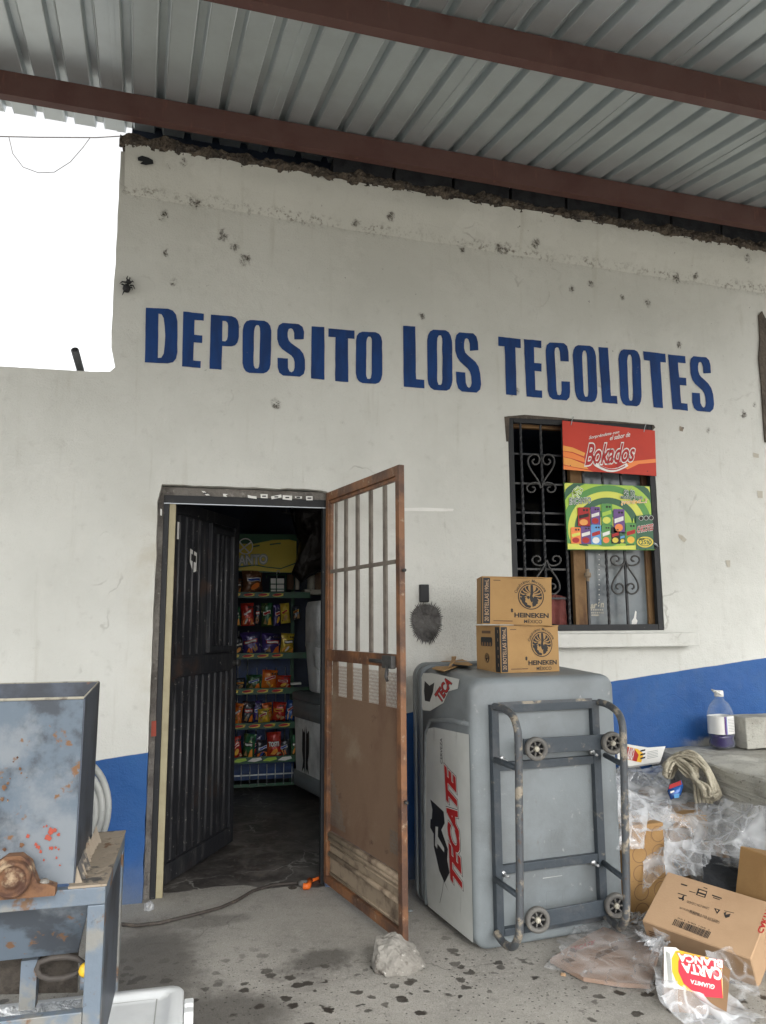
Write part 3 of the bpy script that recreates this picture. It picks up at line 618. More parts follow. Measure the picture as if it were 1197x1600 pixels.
pr.poly([(.075,1.90),(.115,1.90),(.115,2.0),(.075,2.0)], m_white); pr.build('sticker', door); pr = Print(lambda u, v, h: Td @ Vector((u, .003+h, v)), base=.003); pr.poly([(.235,1.86),(.32,1.84),(.32,1.73),(.28,1.72),(.235,1.78)], m_white); pr.poly([(.25,1.83),(.31,1.82),(.31,1.78),(.25,1.79)], m_ink, 1)
pr.build('sticker', door)

# orange-brown security gate, opened outwards
Og = Vector((.696, -.006, 0)); ug = Vector((.234, -.972, 0)).normalized(); ng = Vector((ug.y, -ug.x, 0))  # ng points to the left, at the viewer
Tg = Matrix.Translation(Og) @ Matrix(((ug.x, ng.x, 0, 0), (ug.y, ng.y, 0, 0), (0, 0, 1, 0), (0, 0, 0, 1)))
GW = .90; mb = MB()
for a, b, c, d in ((0,.03,.04,2.165),(GW-.04,.02,GW,2.165),(.04,2.115,GW-.04,2.165),(.04,1.21,GW-.04,1.27),(.04,.03,GW-.04,.075)): mb.box((a, -.022, b), (c, .008, d), m_rust, Tg, .004)
for a, b, c, d in ((.04,1.271,.055,2.114),(GW-.055,1.271,GW-.04,2.114),(.055,2.095,GW-.055,2.114)): mb.box((a, -.02, b), (c, .0, d), m_rust, Tg, .003)
gate = tag(mb.build('security_gate', shop), 'rusty orange metal gate opened outwards, its lower half brown with dust')
for x in (.11, .245, .395, .555, .715):
    mb = MB(); wd = .016 if x > .2 else .007; mb.box((x-wd, -.018, 1.271), (x+wd, -.006, 2.094), m_bar, Tg, .002); mb.build('bar', gate)
mb = MB(); mb.box((.056, -.0055, 1.695), (GW-.056, .001, 1.715), m_bar, Tg); mb.build('crossbar', gate)
mb = MB(); mb.box((.041, -.026, .30), (GW-.041, -.02, 1.02), m_dust, Tg)
for i in range(5): x = .05+i*.19; mb.box((x, -.026, 1.021), (x+.07, -.02, 1.209), m_dust, Tg)
mb.build('backing_sheet', gate)
# expanded metal mesh
mb = MB(); cw, chh = .0135, .034
def rib(p, q, wd, m):
    d = Vector((q[0]-p[0], q[1]-p[1])); nn = Vector((-d.y, d.x)).normalized()*wd/2
    mb.add([(p[0]-nn.x, -.012, p[1]-nn.y), (q[0]-nn.x, -.012, q[1]-nn.y), (q[0]+nn.x, -.012, q[1]+nn.y), (p[0]+nn.x, -.012, p[1]+nn.y)], [(0,1,2,3)], m, False, Tg)
nx = int((GW-.084)/cw); nz = int((1.208-.302)/chh)
for a in range(nx):
    for b in range(nz):
        x = .042+a*cw; z = .302+b*chh
        torn = (x < .24 and .33 < z < .33+.36*(1-x/.24)) or (x > .74 and .36 < z < .46)
        mm = m_bar if torn else m_dust
        rib((x+cw/2, z), (x+cw, z+chh/2), .0032, mm); rib((x, z+chh/2), (x+cw/2, z), .0032, mm); rib((x, z+chh/2), (x+cw/2, z+chh), .0032, mm); rib((x+cw/2, z+chh), (x+cw, z+chh/2), .0032, mm)
mb.build('mesh', gate, recalc=False)
mb = MB(); mb.box((.041, -.02, .076), (GW-.041, -.012, .299), m_gold, Tg)
for z, r in ((.285, .014), (.262, .010), (.185, .013)): mb.tube([(.042, -.008, z), (GW-.042, -.008, z)], r, m_gold, 8, Tg)
for p in ([(.05,.09),(GW-.05,.09)], [(.05,.235),(GW-.05,.235)]): mb.tube([(p[0][0], -.01, p[0][1]), (p[1][0], -.01, p[1][1])], .006, m_gold, 6, Tg)
mb.build('kick_panel', gate)
mb = MB(); mb.tube([(.62, .025, 1.235), (.84, .025, 1.235)], .01, m_scroll, 8, Tg); mb.box((.76, .009, 1.205), (.86, .035, 1.265), m_scroll, Tg, .006); mb.tube([(.83, .04, 1.22), (.835, .05, 1.17), (.83, .04, 1.15)], .008, m_scroll, 8, Tg); mb.tube([(.79,.02,1.2),(.79,.025,1.17)], .009, m_scroll, 8, Tg)
mb.build('latch', gate)
mb = MB()
for z in (1.66, .62): mb.tube([(GW, -.01, z), (GW+.02, -.01, z)], .008, m_scroll, 6, Tg)
mb.build('bolt', gate)

# barred window
pw = lambda x, y: (770+x/2.803, 640+y/2.803)
mb = MB(); F = .04
for a, b, c, d in ((WX0,WZ0,WX0+F,WZ1),(WX1-F,WZ0,WX1,WZ1),(WX0+F,WZ1-F,WX1-F,WZ1),(WX0+F,WZ0,WX1-F,WZ0+F)): mb.box((a+.001, .003, b+.001), (c-.001, .04, d-.001), m_black, bev=.003)
win = mb.build('window', shop)
def wpt(x, y, yy=.02): return atY(*pw(x, y), yy)
for x0, y0, x1, y1, tw in ((117,58,145,735,1),(207,40,240,955,1),(302,45,338,955,1),(383,60,425,945,0),(478,270,512,950,1),(560,290,594,950,0)):
    mb = MB(); a = wpt(x0, y0, .02); b = wpt(x1, y1, .02); xm = (a.x+b.x)/2
    za, zb = WZ1-F+.002, WZ0+F-.002; n = 90 if tw else 2; vs = []; fs = []; r = .0095
    for i in range(n+1):
        z = za+(zb-za)*i/n; t0 = z*38 if tw else 0
        for k in range(4): t = t0+pi/4+k*pi/2; vs.append((xm+r*cos(t), .02+r*sin(t), z))
    for i in range(n):
        for k in range(4): fs.append((i*4+k, i*4+(k+1) % 4, i*4+4+(k+1) % 4, i*4+4+k))
    mb.add(vs, fs, m_iron); mb.build('bar', win)
zlist = [wpt(85, y).z for y in (190, 320, 448, 497, 570, 697, 826)]
mb = MB()
xr = wpt(335, 700).x
for i, z in enumerate(zlist): mb = MB(); mb.box((WX0+F, .030, z-.006), (xr, .036, z+.006), m_scroll if i % 2 else m_iron); mb.build('crossbar', win)
def scroll(cx, yc, flip):
    """heart of two flat iron S-curves, curled at both ends (crop pixels of the window, 212/278 = centre of the first)"""
    H1 = [(214,345),(222,318),(238,292),(256,266),(268,240),(269,217),(257,201),(240,196),(225,203),(219,219),(224,234),(236,241),(248,236),(251,224),(242,217)]
    H2 = [(214,345),(219,330),(232,321),(250,321),(267,329),(275,344),(268,358),(252,362),(240,354),(241,342),(252,339)]
    mb = MB()
    for sx in (-1, 1):
        for Hh in (H1, H2):
            P = []
            for x, y in Hh:
                q = wpt(cx+sx*(x-212), yc+(y-278)*(-1 if flip else 1), .010); P.append(q)
            out = []
            for i in range(len(P)-1):
                p0, p1, p2, p3 = P[max(i-1, 0)], P[i], P[i+1], P[min(i+2, len(P)-1)]
                for k in range(4): t = k/4; out.append(.5*((2*p1)+(p2-p0)*t+(2*p0-5*p1+4*p2-p3)*t*t+(3*p1-p0-3*p2+p3)*t**3))
            out.append(P[-1]); mb.tube(out, .0062, m_scroll, 6)
    mb.build('scroll', win)
scroll(212, 278, False); scroll(235, 725, True); scroll(580, 725, True)
mb = MB(); c = wpt(415, 725); mb.lathe([(.006,-.04),(.014,-.036),(.01,-.02),(.022,-.012),(.022,.012),(.01,.02),(.014,.036),(.006,.04)], m_gold, 12, Matrix.Translation((c.x, .02, c.z))); mb.build('collar', win)
# glazed sash behind the bars
a = atY(*pw(345, 600), .09).x; b = atY(*pw(402, 600), .09).x; c1 = atY(*pw(665, 700), .09).x
mb = MB(); sash = MB(); sash.box((a, .07, WZ0+.001), (b, .11, WZ1-.001), m_wood, bev=.004); sash.box((c1, .07, WZ0+.001), (WX1-.001, .11, WZ1-.001), m_wood, bev=.004); sash.box((b, .075, WZ0+.001), (c1, .105, WZ0+.03), m_wood); sash.box((b, .075, WZ1-.03), (c1, .105, WZ1-.001), m_wood)
sash.box((WX0+.001, .07, WZ0+.001), (a, .11, WZ0+.025), m_black); sash.box((WX0+.001, .07, WZ1-.05), (a, .11, WZ1-.001), m_wood)
sash.build('wooden_sash', win)
mb.box((b, .088, WZ0+.031), (c1, .093, WZ1-.031), m_glass); glass = mb.build('pane', win)
pr = Print(pxmap((0, .088, 0), (0, -1, 0)))
pr.text('arón', [pw(428,873), pw(488,866), pw(486,838), pw(428,846)], [(0, m_hub)], off=.04, shear=.2)
for k, (yy, x0, x1) in enumerate(((880,430,486), (893,432,488), (904,432,466))):
    for i in range(7):
        u0 = x0+(x1-x0)*i/7; pr.poly([pw(u0, yy), pw(u0+5, yy), pw(u0+5, yy-7), pw(u0, yy-7)], m_hub, 0)
pr.build('window_sticker', win); pr = Print(pxmap((0, .088, 0), (0, -1, 0))); pr.poly([pw(*p) for p in ((608,948),(609,925),(618,912),(624,880),(630,885),(628,915),(634,925),(628,945),(640,948))], m_white)
pr.build('paint_smear', win); pr = Print(pxmap((0, .088, 0), (0, -1, 0)))
for yy in range(635, 850, 22): pr.ell(*pw(466, yy), .9, .9, m_white, 0, 8)
pr.build('dotted_line', win)
mb = MB(); mb.box((2.55, 1.2, 1.2), (2.6, 1.25, 2.3), m_scroll); mb.box((2.0, 1.2, 2.3), (2.6, 1.25, 2.35), m_scroll); mb.box((2.0, 1.2, 1.2), (2.05, 1.25, 2.3), m_scroll); mb.build('inner_frame', shop)
# torn paint round the window head
pr = Print(pxmap((0, 0, 0), (0, -1, 0)), base=.002)
pr.poly([(788,651),(820,648),(870,652),(900,655),(960,658),(1022,664),(1024,668),(1020,672),(1019,664.5),(940,660),(880,656),(796,653),(795,690),(791,690)], m_bare)
pr.build('torn_paint', shop)
# loose chips, tape bits and cracks on the wall
pr = Print(pxmap((0, 0, 0), (0, -1, 0)), base=.003)
for q, mm in (([(812,545),(832,552),(850,570),(838,582),(815,560)], m_tape), ([(1020,660),(1040,660),(1040,690),(1026,688)], m_tape), ([(1157,355),(1182,357),(1182,388),(1162,386)], m_tape), ([(1140,188),(1165,195),(1165,212),(1142,208)], m_tape), ([(818,72),(838,78),(832,96),(818,92)], m_flake)):
    pr = Print(pxmap((0, 0, 0), (0, -1, 0)), base=.003); pr.poly([pw(*p) for p in q], mm); pr.build('wall_chip', shop)
pr = Print(pxmap((0, 0, 0), (0, -1, 0)), base=.003); pr.poly([(626,794),(660,793),(709,795),(708,799),(670,799),(640,798),(626,799)], m_white)
pr.build('wall_chip', shop)
# sill
mb = MB(); s0 = atY(868, 988, -.001); x1 = atY(1091, 985, -.10).x; vs = []
mb.box((1.83, -.11, 1.262), (x1, -.001, 1.345), m_wall, bev=.008)
tag(mb.build('window_sill', shop), None)
# socket cover and sooty patch
mb = MB(); a = atY(656, 913, -.02); b = atY(671, 941, -.02); mb.box((a.x, -.022, b.z), (b.x, -.001, a.z), m_black, bev=.006); mb.build('socket_cover', shop)
mb = MB(); c = atY(666, 972, 0); N = 120; pts = []
for i in range(N):
    t = 2*pi*i/N; r = .092+.005*sin(3*t)+((.012+.02*random.random()) if i % 2 else 0); pts.append((c.x+r*cos(t)*.92, 0, c.z+r*sin(t)*1.12))
ctr = []
for ring, q in ((1, 0), (.93, .006), (.7, .010), (.35, .008)):
    ctr.append([(c.x+(p[0]-c.x)*ring, -.001-q-.003*fbm((p[0]*40*ring, p[2]*40*ring, 1)), c.z+(p[2]-c.z)*ring) for p in pts])
mb.loft(ctr, m_soot, True, smooth=False); mb.build('soot_patch', shop)

# pipe stub on the low wall, cable in the sky, spider on the corner
mb = MB(); p = atY(126, 579, .1); q = atY(117, 547, -.05); mb.tube([p, q], .021, m_pipe, 14); mb.tube([q-(p-q).normalized()*.002, q-(p-q).normalized()*.004], .015, m_blackink, 12)
tag(mb.build('pipe_stub'), 'short grey pipe sticking up from the top of the low white wall', 'pipe')
mb = MB(); mb.tube([atY(-60, 212, .6), atY(60, 214.5, .6), atY(150, 215, .6), atY(200, 212, .6)], .0035, m_cable, 5)
tag(mb.build('overhead_cable'), 'thin dark cable strung straight across the white sky', 'cable')
mb = MB(); mb.tube([atY(14, 214, .62), atY(20, 240, .62), atY(36, 261, .62), atY(60, 270, .62), atY(85, 269, .62), atY(110, 253, .62), atY(130, 230, .62), atY(141, 215, .62)], .0022, m_cable, 5)
tag(mb.build('hanging_wire'), 'thin wire sagging in a loop below the overhead cable', 'wire')
sp = thing('spider', 'large black spider clinging to the left edge of the white wall', 'spider', atY(199, 447, -.02))
mb = MB(); c = atY(198, 449, -.025); d = atY(201, 441, -.025)
mb.lathe([(.0, -.032), (.014, -.026), (.022, -.01), (.02, .006), (.009, .018)], m_blackink, 12, Matrix.Translation(c)); mb.lathe([(.005, -.012), (.014, -.004), (.014, .006), (.006, .016), (0, .018)], m_blackink, 12, Matrix.Translation(d)); mb.build('body', sp)
for (x0, y0), (x1, y1), (x2, y2) in (((197,441),(191,440),(187,443)),((200,440),(198,435),(200,431)),((202,440),(203,435),(203,433)),((203,443),(207,439),(209,441)),((204,446),(208,446),(211,452)),((202,449),(206,449),(207,453)),((197,451),(194,455),(191,461)),((195,446),(191,444),(189,444))):
    mb = MB(); mb.tube([atY(x0, y0, -.02), atY(x1, y1, -.045), atY(x2, y2, -.004)], .004, m_blackink, 5, rs=[.005, .004, .0015]); mb.build('leg', sp)

# ------------------------------------------------------------------ canopy roof
roof = thing('canopy_roof', 'corrugated metal canopy on red-brown steel purlins above the shopfront', 'roof', (1, 0, 4.4))
RD = Vector((-.0789, 1, .1607))
def rp(x, y): return Vector((x, -.2, 4.41+SLOPE*(x+1.14)))+RD*(y+.2)
PIT = .1744
prof = [(0,0),(.046,0),(.050,-.003),(.054,0),(.060,.038),(.094,.038),(.104,0),(.108,-.003),(.112,0),(PIT,0)]
for sidx in range(-4, 6):
    mb = MB(); x0 = -.559+sidx*5*PIT; vs = []; xs = []
    if x0 < -4: continue  # leftmost sheets, out of view, are added to cut light from the left
    for r in range(5):
        for k, (a, h) in enumerate(prof):
            if k == len(prof)-1 and r < 4: continue
            xs.append((x0+r*PIT+a, h))
    xs = xs+[(x0+5*PIT+.002, -.005), (x0+5*PIT+.024, -.005), (x0+5*PIT+.024, .001)]
    dz = .003*(sidx % 2)+.0015
    ys = [.30, -.2, -1.4, -2.6, -3.8, -5.0, -5.8]  # unseen front end, its length set for the light on the wall
    for y in ys:
        for i, (x, h) in enumerate(xs): p = rp(x, y); vs.append((p.x, p.y, p.z+h+dz))
    n = len(xs); fs = [(i*n+k, i*n+k+1, (i+1)*n+k+1, (i+1)*n+k) for i in range(len(ys)-1) for k in range(n-1)]
    mb.add(vs, fs, m_zinc); mb.build('roofing_sheet', roof)
for yb in (-.2, -1.4, -2.6, -3.8, -5.0):
    mb = MB(); xa, xb = -4.0, 5.0
    za = rp(xa, yb).z; zb = rp(xb, yb).z; h = .142; t = .055
    # C-section purlin: web towards the viewer with a returned lower flange
    for (y0, z0, y1, z1) in ((yb, -h, yb+.006, -.002), (yb+.006, -h, yb+t, -h+.006), (yb+.006, -.008, yb+t, -.002), (yb+t-.006, -h+.006, yb+t, -h+.02)):
        mb.add([(xa, y0, za+z0), (xb, y0, zb+z0), (xb, y1, zb+z0), (xa, y1, za+z0), (xa, y0, za+z1), (xb, y0, zb+z1), (xb, y1, zb+z1), (xa, y1, za+z1)], [(0,3,2,1),(4,5,6,7),(0,1,5,4),(1,2,6,5),(2,3,7,6),(3,0,4,7)], m_purl)
    mb.build('purlin', roof)
# ------------------------------------------------------------------ concrete step, block, jug
def rough_box(mb, a, b, m, r=.012, seed=0, div=14, amp=.006):
    bm = bmesh.new(); bmesh.ops.create_cube(bm, size=1)
    S = Vector(b)-Vector(a); C = (Vector(a)+Vector(b))/2
    for v in bm.verts: v.co = Vector((v.co.x*S.x, v.co.y*S.y, v.co.z*S.z))+C
    bmesh.ops.bevel(bm, geom=bm.edges[:], offset=r, segments=3, profile=.5, affect='EDGES')
    bmesh.ops.subdivide_edges(bm, edges=[e for e in bm.edges if e.calc_length() > r*3], cuts=div, use_grid_fill=True)
    for v in bm.verts: v.co += Vector((fbm(v.co*9+Vector((seed, 0, 0))), fbm(v.co*9+Vector((0, seed, 5))), fbm(v.co*9+Vector((3, 1, seed)))))*amp
    bm.verts.index_update(); mb.add([v.co.copy() for v in bm.verts], [[v.index for v in f.verts] for f in bm.faces], m, False); bm.free()
step = thing('concrete_step', 'rough grey concrete step against the blue wall beside the rubbish pile', 'step', (3.4, -.7, 0))
mb = MB(); rough_box(mb, (2.70, -1.7, .40), (4.6, -.012, .65), m_conc, .03, 1, 16, .014); mb.build('upper_course', step)
mb = MB(); rough_box(mb, (2.675, -1.74, -.01), (4.6, -.012, .392), m_conc, .02, 5, 16, .012); mb.build('lower_course', step)
mb = MB(); b0 = atZ(1168, 1172, .655); rough_box(mb, (b0.x, b0.y, .658), (b0.x+.40, b0.y+.15, .658+.185), m_conc, .008, 9, 6, .003)
tag(mb.build('concrete_block'), 'pale concrete block on the step at the right edge, beside the jug', 'block')
jg = thing('plastic_jug', 'big clear jug with a white cap and a little violet liquid on the step', 'jug', (3.12, -.16, .655))
TJ = Matrix.Translation(atZ(1141, 1171, .658)+Vector((0, .07, 0))) @ Matrix.Rotation(.25, 4, 'Z')
def rring(w, d, r, z, n=5): return [(x, y, z) for x, y in rrect(w, d, r, n)]
mb = MB(); mb.loft([rring(.10,.09,.03,0), rring(.135,.11,.04,.008), rring(.145,.12,.045,.03), rring(.132,.11,.045,.06), rring(.145,.12,.045,.075), rring(.145,.12,.045,.20), rring(.135,.115,.055,.235), rring(.10,.09,.044,.265), rring(.055,.055,.027,.285), rring(.042,.042,.0208,.30), rring(.042,.042,.0208,.315)], m_jug, True, TJ); mb.build('bottle', jg)
mb = MB(); mb.loft([rring(.095,.085,.03,.003), rring(.13,.105,.04,.010), rring(.140,.115,.045,.031), rring(.127,.105,.045,.06), rring(.140,.115,.045,.076)], m_liquid, True, TJ); mb.build('liquid', jg)
mb = MB(); mb.lathe([(.0,.338),(.023,.338),(.026,.333),(.027,.308),(.026,.302),(.0,.302)], m_white, 20, TJ); cap = mb.build('cap', jg)
mb = MB(); mb.tube([TJ @ Vector(p) for p in ((.02,-.01,.305),(-.02,-.03,.318),(-.075,-.045,.34),(-.085,-.03,.347),(-.06,.0,.345),(-.02,.02,.33),(.0,.02,.31))], .0045, m_white, 6); mb.build('carry_ring', jg)
mb = MB(); mb.loft([[p for p in rring(.1475,.1225,.045,z)] for z in (.085, .19)], m_white, False, TJ); lab = mb.build('label', jg)
pr = Print(lambda u, v, h: TJ @ Vector((u, -.0612-h, v)), base=.001)
pr.poly([(-.072+.03,.085),(-.03,.085),(-.03,.19),(-.042,.19)], m_purple); pr.poly([(-.028,.085),(-.022,.085),(-.022,.19),(-.028,.19)], m_blu)
for i in range(9): pr.poly([(-.012,.10+i*.009),(.04,.10+i*.009),(.04,.1025+i*.009),(-.012,.1025+i*.009)], m_hose)
pr.build('label_print', lab)

# ------------------------------------------------------------------ big grey ice chest standing on end
CA = Vector((1.2, -.98, 0)); ca = radians(6.5); cu_ = Vector((cos(ca), sin(ca), 0)); cv_ = Vector((-sin(ca), cos(ca), 0))
TC = Matrix.Translation(CA) @ Matrix.Rotation(ca, 4, 'Z'); TCi = TC.inverted()
def cf(px, py, d): return at(px, py, CA-cv_*d, cv_)
def cl(px, py, d): p = TCi @ cf(px, py, d); return p.x, p.z
ice = thing('ice_chest', 'large grey ice chest stood on end, its wheeled steel frame facing out', 'ice chest', CA)
H, W = 1.165, .785
def yring(x0, x1, z0, z1, r, y): return [((x0+x1)/2+a, y, (z0+z1)/2+b) for a, b in rrect(x1-x0, z1-z0, r, 6)]
mb = MB()
mb.loft([yring(.03, W-.035, .022, H-.035, .05, 0), yring(.012, W-.014, .008, H-.014, .06, .006), yring(.003, W-.003, .002, H-.003, .066, .020), yring(0, W, 0.001, H, .068, .05), yring(-.004, W+.004, .001, H+.012, .068, .3), yring(-.008, W+.008, .001, H+.022, .068, .54)], m_grey, True, TC); mb.build('body', ice)
mb = MB()
mb.loft([yring(-.012, W+.022, .001, H+.030, .07, .541), yring(-.016, W+.03, .001, H+.038, .075, .555), yring(-.016, W+.03, .001, H+.038, .075, .60)], m_grey2, True, TC)
mb.loft([yring(-.010, W+.022, .002, H+.032, .07, .603), yring(-.018, W+.032, .001, H+.041, .075, .612), yring(-.016, W+.03, .001, H+.041, .075, .65), yring(.01, W, .02, H+.015, .07, .668)], m_grey, True, TC); mb.build('lid', ice)
# moulded rib on the end, round the label
mb = MB(); mb.tube([(-.004, .53, .03), (-.006, .525, .5), (-.005, .505, .86), (-.004, .44, .93), (-.001, .2, .955), (.004, .03, .96)], .012, m_grey, 8, TC); mb.build('moulded_rib', ice)
SIDE = Vector((-1, 0, 0))
sm = lambda u, v, h: TC @ Vector((-.0085-h+.008*max(0, .57-u)/.57, u, v))
pr = Print(sm)
pr.poly([(.02,.035),(.50,.03),(.515,.10),(.535,.5),(.515,.82),(.47,.885),(.40,.90),(.02,.915)], m_label)
# side px -> local (y, z)
def sl_(px, py): p = TCi @ at(px, py, CA-cu_*.006, cu_); return (p.y, p.z)
q = [sl_(*p) for p in ((726,1385),(716,1192),(690,1186),(704,1396))]   # bottom of T (front), end E, ...
BL = Vector((.11, .225)); BR = Vector((.165, .74)); TR = Vector((.285, .74)); TL = Vector((.235, .225))
pr.text('TECATE', [BL, BR, TR, TL], [(.05, m_blackink), (.03, m_white), (.005, m_red)], 1, off=.045, shear=.35)
pr.poly([(.455,.545),(.30,.52),(.29,.47),(.33,.43),(.26,.36),(.27,.31),(.245,.26),(.30,.20),(.26,.17),(.36,.235),(.42,.33),(.42,.39),(.46,.41),(.455,.45),(.44,.455),(.43,.50)], m_blackink, 1)
pr.poly([(.395,.43),(.365,.435),(.37,.39),(.30,.355),(.30,.335),(.375,.355),(.38,.33),(.405,.34)], m_label, 2)
pr.stroke([(.31,.21),(.33,.15),(.36,.09)], .003, m_blackink, 1)
pr.text('CERVEZA', [(.30,.86-.12),(.30,.86),(.325,.86),(.325,.74)], [(0, m_blackink)], 4)
pr.stroke([(.28,.88),(.28,.34)], .001, m_hose, 1)
pr.build('end_label', ice)
pr = Print(sm, base=.0035)
pr.poly([(.55,1.0),(.545,1.13),(.52,1.158),(.42,1.165),(.10,1.155),(.12,1.11),(.22,1.09),(.28,1.03),(.44,.975),(.53,.97)], m_label)
pr.text('TECA', [(.30,1.03),(.18,1.13),(.24,1.155),(.38,1.06)], [(.05, m_blackink), (.01, m_red)], 1, shear=.2, off=.02)
pr.poly([(.50,1.02),(.44,1.02),(.40,1.07),(.38,1.12),(.44,1.10),(.50,1.12),(.51,1.07)], m_blackink, 1)
pr.build('corner_label', ice)
# recesses / mould marks on the base
pr = Print(lambda u, v, h: cf(u, v, h), base=.0004)
C3 = lambda *q: [(630+x/3.235, 1180+y/3.235) for x, y in q]
for pl in (C3((748,380),(803,377),(803,470),(748,473),(748,380)), C3((703,545),(703,495),(803,488),(803,540)), C3((725,770),(725,690),(806,682),(806,745)), C3((775,382),(760,420),(785,425),(765,460)), C3((790,382),(778,425),(795,455))):
    pr.stroke(pl, .55, m_grey2)
pr.stroke(C3((706,622),(804,608)), 1.1, m_hose); pr.build('mould_mark', ice)
# steel frame
fr = thing  # (alias unused)
mb = MB()
xl = cl(772, 1280, .03)[0]; xr = cl(944, 1280, .03)[0]; zt = cl(855, 1098, .03)[1]; zb = cl(855, 1452, .03)[1]
def bx(x0, z0, x1, z1, y0=-.035, y1=-.001, m=m_steel): mb.box((x0, y0, z0), (x1, y1, z1), m, TC, .002)
bx(xl, zb, xl+.035, zt); bx(xr-.04, zb, xr, zt, -.030); bx(xl+.036, zt-.035, xr-.041, zt); bx(xl+.036, zb, xr-.041, zb+.03)
for py in (1193, 1351): z = cl(855, py, .03)[1]; bx(xl+.036, z-.018, xr-.041, z+.018, -.028)
mb.box((xl+.036, -.034, zt-.004), (xr-.041, -.03, zt+.012), m_tube, TC)
frame = mb.build('steel_frame', ice)
# wheel plates and wheels
for k, (pa, pb, zc, th) in enumerate((((818,1167),(958,1158),0,.05), ((839,1437),(965,1414),0,.05))):
    mb = MB(); a = cf(pa[0], pa[1], .10); b = cf(pb[0], pb[1], .10); u = (b-a).normalized(); n = Vector((0, 0, 1)); n = (n-u*n.dot(u)).normalized(); o = u.cross(n)
    T = Matrix.Translation(a) @ Matrix((u, o, n)).transposed().to_4x4(); L = (b-a).length
    mb.box((0, -.006, -.034), (L, .006, .034), m_steel, T, .003)
    mb.build('wheel_plate', ice)
for px, py, r in ((838,1170,.051),(957,1161,.051),(840,1437,.053),(963,1415,.053)):
    c = cf(px, py, .135); T = Matrix.Translation(c) @ Matrix.Rotation(ca-.25, 4, 'Z') @ Matrix.Rotation(pi/2, 4, 'X')   # axis towards the viewer
    mb = MB(); ring = []
    for rr, z in ((r*.66,-.013),(r*.90,-.016),(r,-.009),(r,.009),(r*.90,.016),(r*.66,.013),(r*.62,.006),(r*.62,-.006),(r*.66,-.013)): ring.append([(rr*cos(2*pi*k/36), rr*sin(2*pi*k/36), z) for k in range(36)])
    mb.loft(ring, m_rubber, False, T); wh = mb.build('wheel', ice)
    mb = MB(); mb.lathe([(0,.016),(.009,.016),(.012,.012),(.014,-.006),(0,-.006)], m_hub, 14, T)
    for k in range(7): t = 2*pi*k/7; mb.tube([(.011*cos(t), .011*sin(t), .002), (r*.76*cos(t), r*.76*sin(t), .002)], .0045, m_rubber, 6, T)
    mb.lathe([(.0,-.004),(r*.66,-.004),(r*.66,-.007),(0,-.007)], m_blackink, 24, T)
    mb.build('hub', wh)
def tube_frame(pts, r=.0165, name='leg_tube'):
    # pts: (px, py, d); rounded by a Catmull-Rom pass
    P = [cf(*p) for p in pts]; out = []
    for i in range(len(P)-1):
        p0, p1, p2, p3 = P[max(i-1, 0)], P[i], P[i+1], P[min(i+2, len(P)-1)]
        for k in range(6): t = k/6; out.append(.5*((2*p1)+(p2-p0)*t+(2*p0-5*p1+4*p2-p3)*t*t+(3*p1-p0-3*p2+p3)*t**3))
    out.append(P[-1]); mb = MB(); mb.tube(out, r, m_tube, 12); mb.build(name, ice)
tube_frame([(772,1104,.03),(786,1107,.10),(800,1117,.19),(807,1134,.235),(810,1160,.245),(811,1250,.245),(812,1350,.245),(812,1440,.245),(810,1464,.235),(801,1479,.19),(788,1474,.10),(776,1458,.03)])
tube_frame([(936,1097,.03),(951,1102,.10),(965,1113,.19),(972,1130,.235),(974,1160,.245),(976,1250,.245),(978,1340,.245),(979,1415,.245),(977,1437,.235),(969,1449,.19),(956,1440,.11),(941,1424,.03)])
for a, b in (((773,1187,.03),(810,1201,.24)), ((774,1374,.03),(809,1399,.24)), ((946,1180,.03),(974,1195,.24)), ((943,1348,.03),(977,1374,.24))):
    mb = MB(); mb.tube([cf(*a), cf(*b)], .013, m_steel, 10); mb.build('strut', ice)
for p in ((785,1186),(787,1366),(926,1176),(928,1349)):
    mb = MB(); a = cf(p[0], p[1], .03); b = cf(p[0]+7, p[1]+4, .075); mb.tube([a, b], .006, m_bolt, 8); mb.tube([cf(p[0]-1, p[1]-1, .028), cf(p[0], p[1], .034)], .013, m_bolt, 12); mb.build('bolt', ice)

# ------------------------------------------------------------------ beer cartons on the chest
def emblem(pr, cx, cy, r, m, mbk, L=0):
    pr.ell(cx, cy, r, r, m, L, 48, 0, .93)
    for i in range(10):                                   # feather plumes of the headdress
        a0 = radians(-4+i*20); 
        if i in (4,): continue
        sg = 1 if i > 4 else -1; pts = []
        for e in (0, 1):
            for k in (range(7) if not e else range(6, -1, -1)):
                t = k/6; rr = r*(.30+.56*t); a = a0+radians(6)+sg*.22*sin(pi*t*.8)+(-.5+e)*(.09+.19*t)
                pts.append((cx+rr*cos(a), cy+rr*sin(a)))
        pr.poly(pts, m, L)
    pr.poly([(cx+r*a, cy+r*b) for a, b in ((-.02,.9),(.16,.9),(.20,.3),(.12,.05),(.2,-.1),(.24,-.3),(.05,-.45),(-.05,-.3),(-.1,-.05),(-.04,.2))], m, L)
    pr.poly([(cx+r*a, cy+r*b) for a, b in ((.22,.02),(.42,.0),(.5,-.15),(.6,-.33),(.52,-.38),(.54,-.52),(.42,-.58),(.36,-.7),(.12,-.8),(.1,-.5),(.2,-.25))], m, L)
    pr.poly([(cx+r*a, cy+r*b) for a, b in ((-.6,.1),(-.42,.18),(-.3,.1),(-.5,-.02),(-.42,-.2),(-.45,-.42),(-.3,-.5),(-.28,-.62),(.02,-.72),(-.05,-.88),(-.4,-.8),(-.66,-.5),(-.8,-.15))], m, L)
    pr.poly([(cx+r*a, cy+r*b) for a, b in ((-.32,.02),(-.14,.06),(-.1,-.12),(-.2,-.2),(-.3,-.12))], m, L)
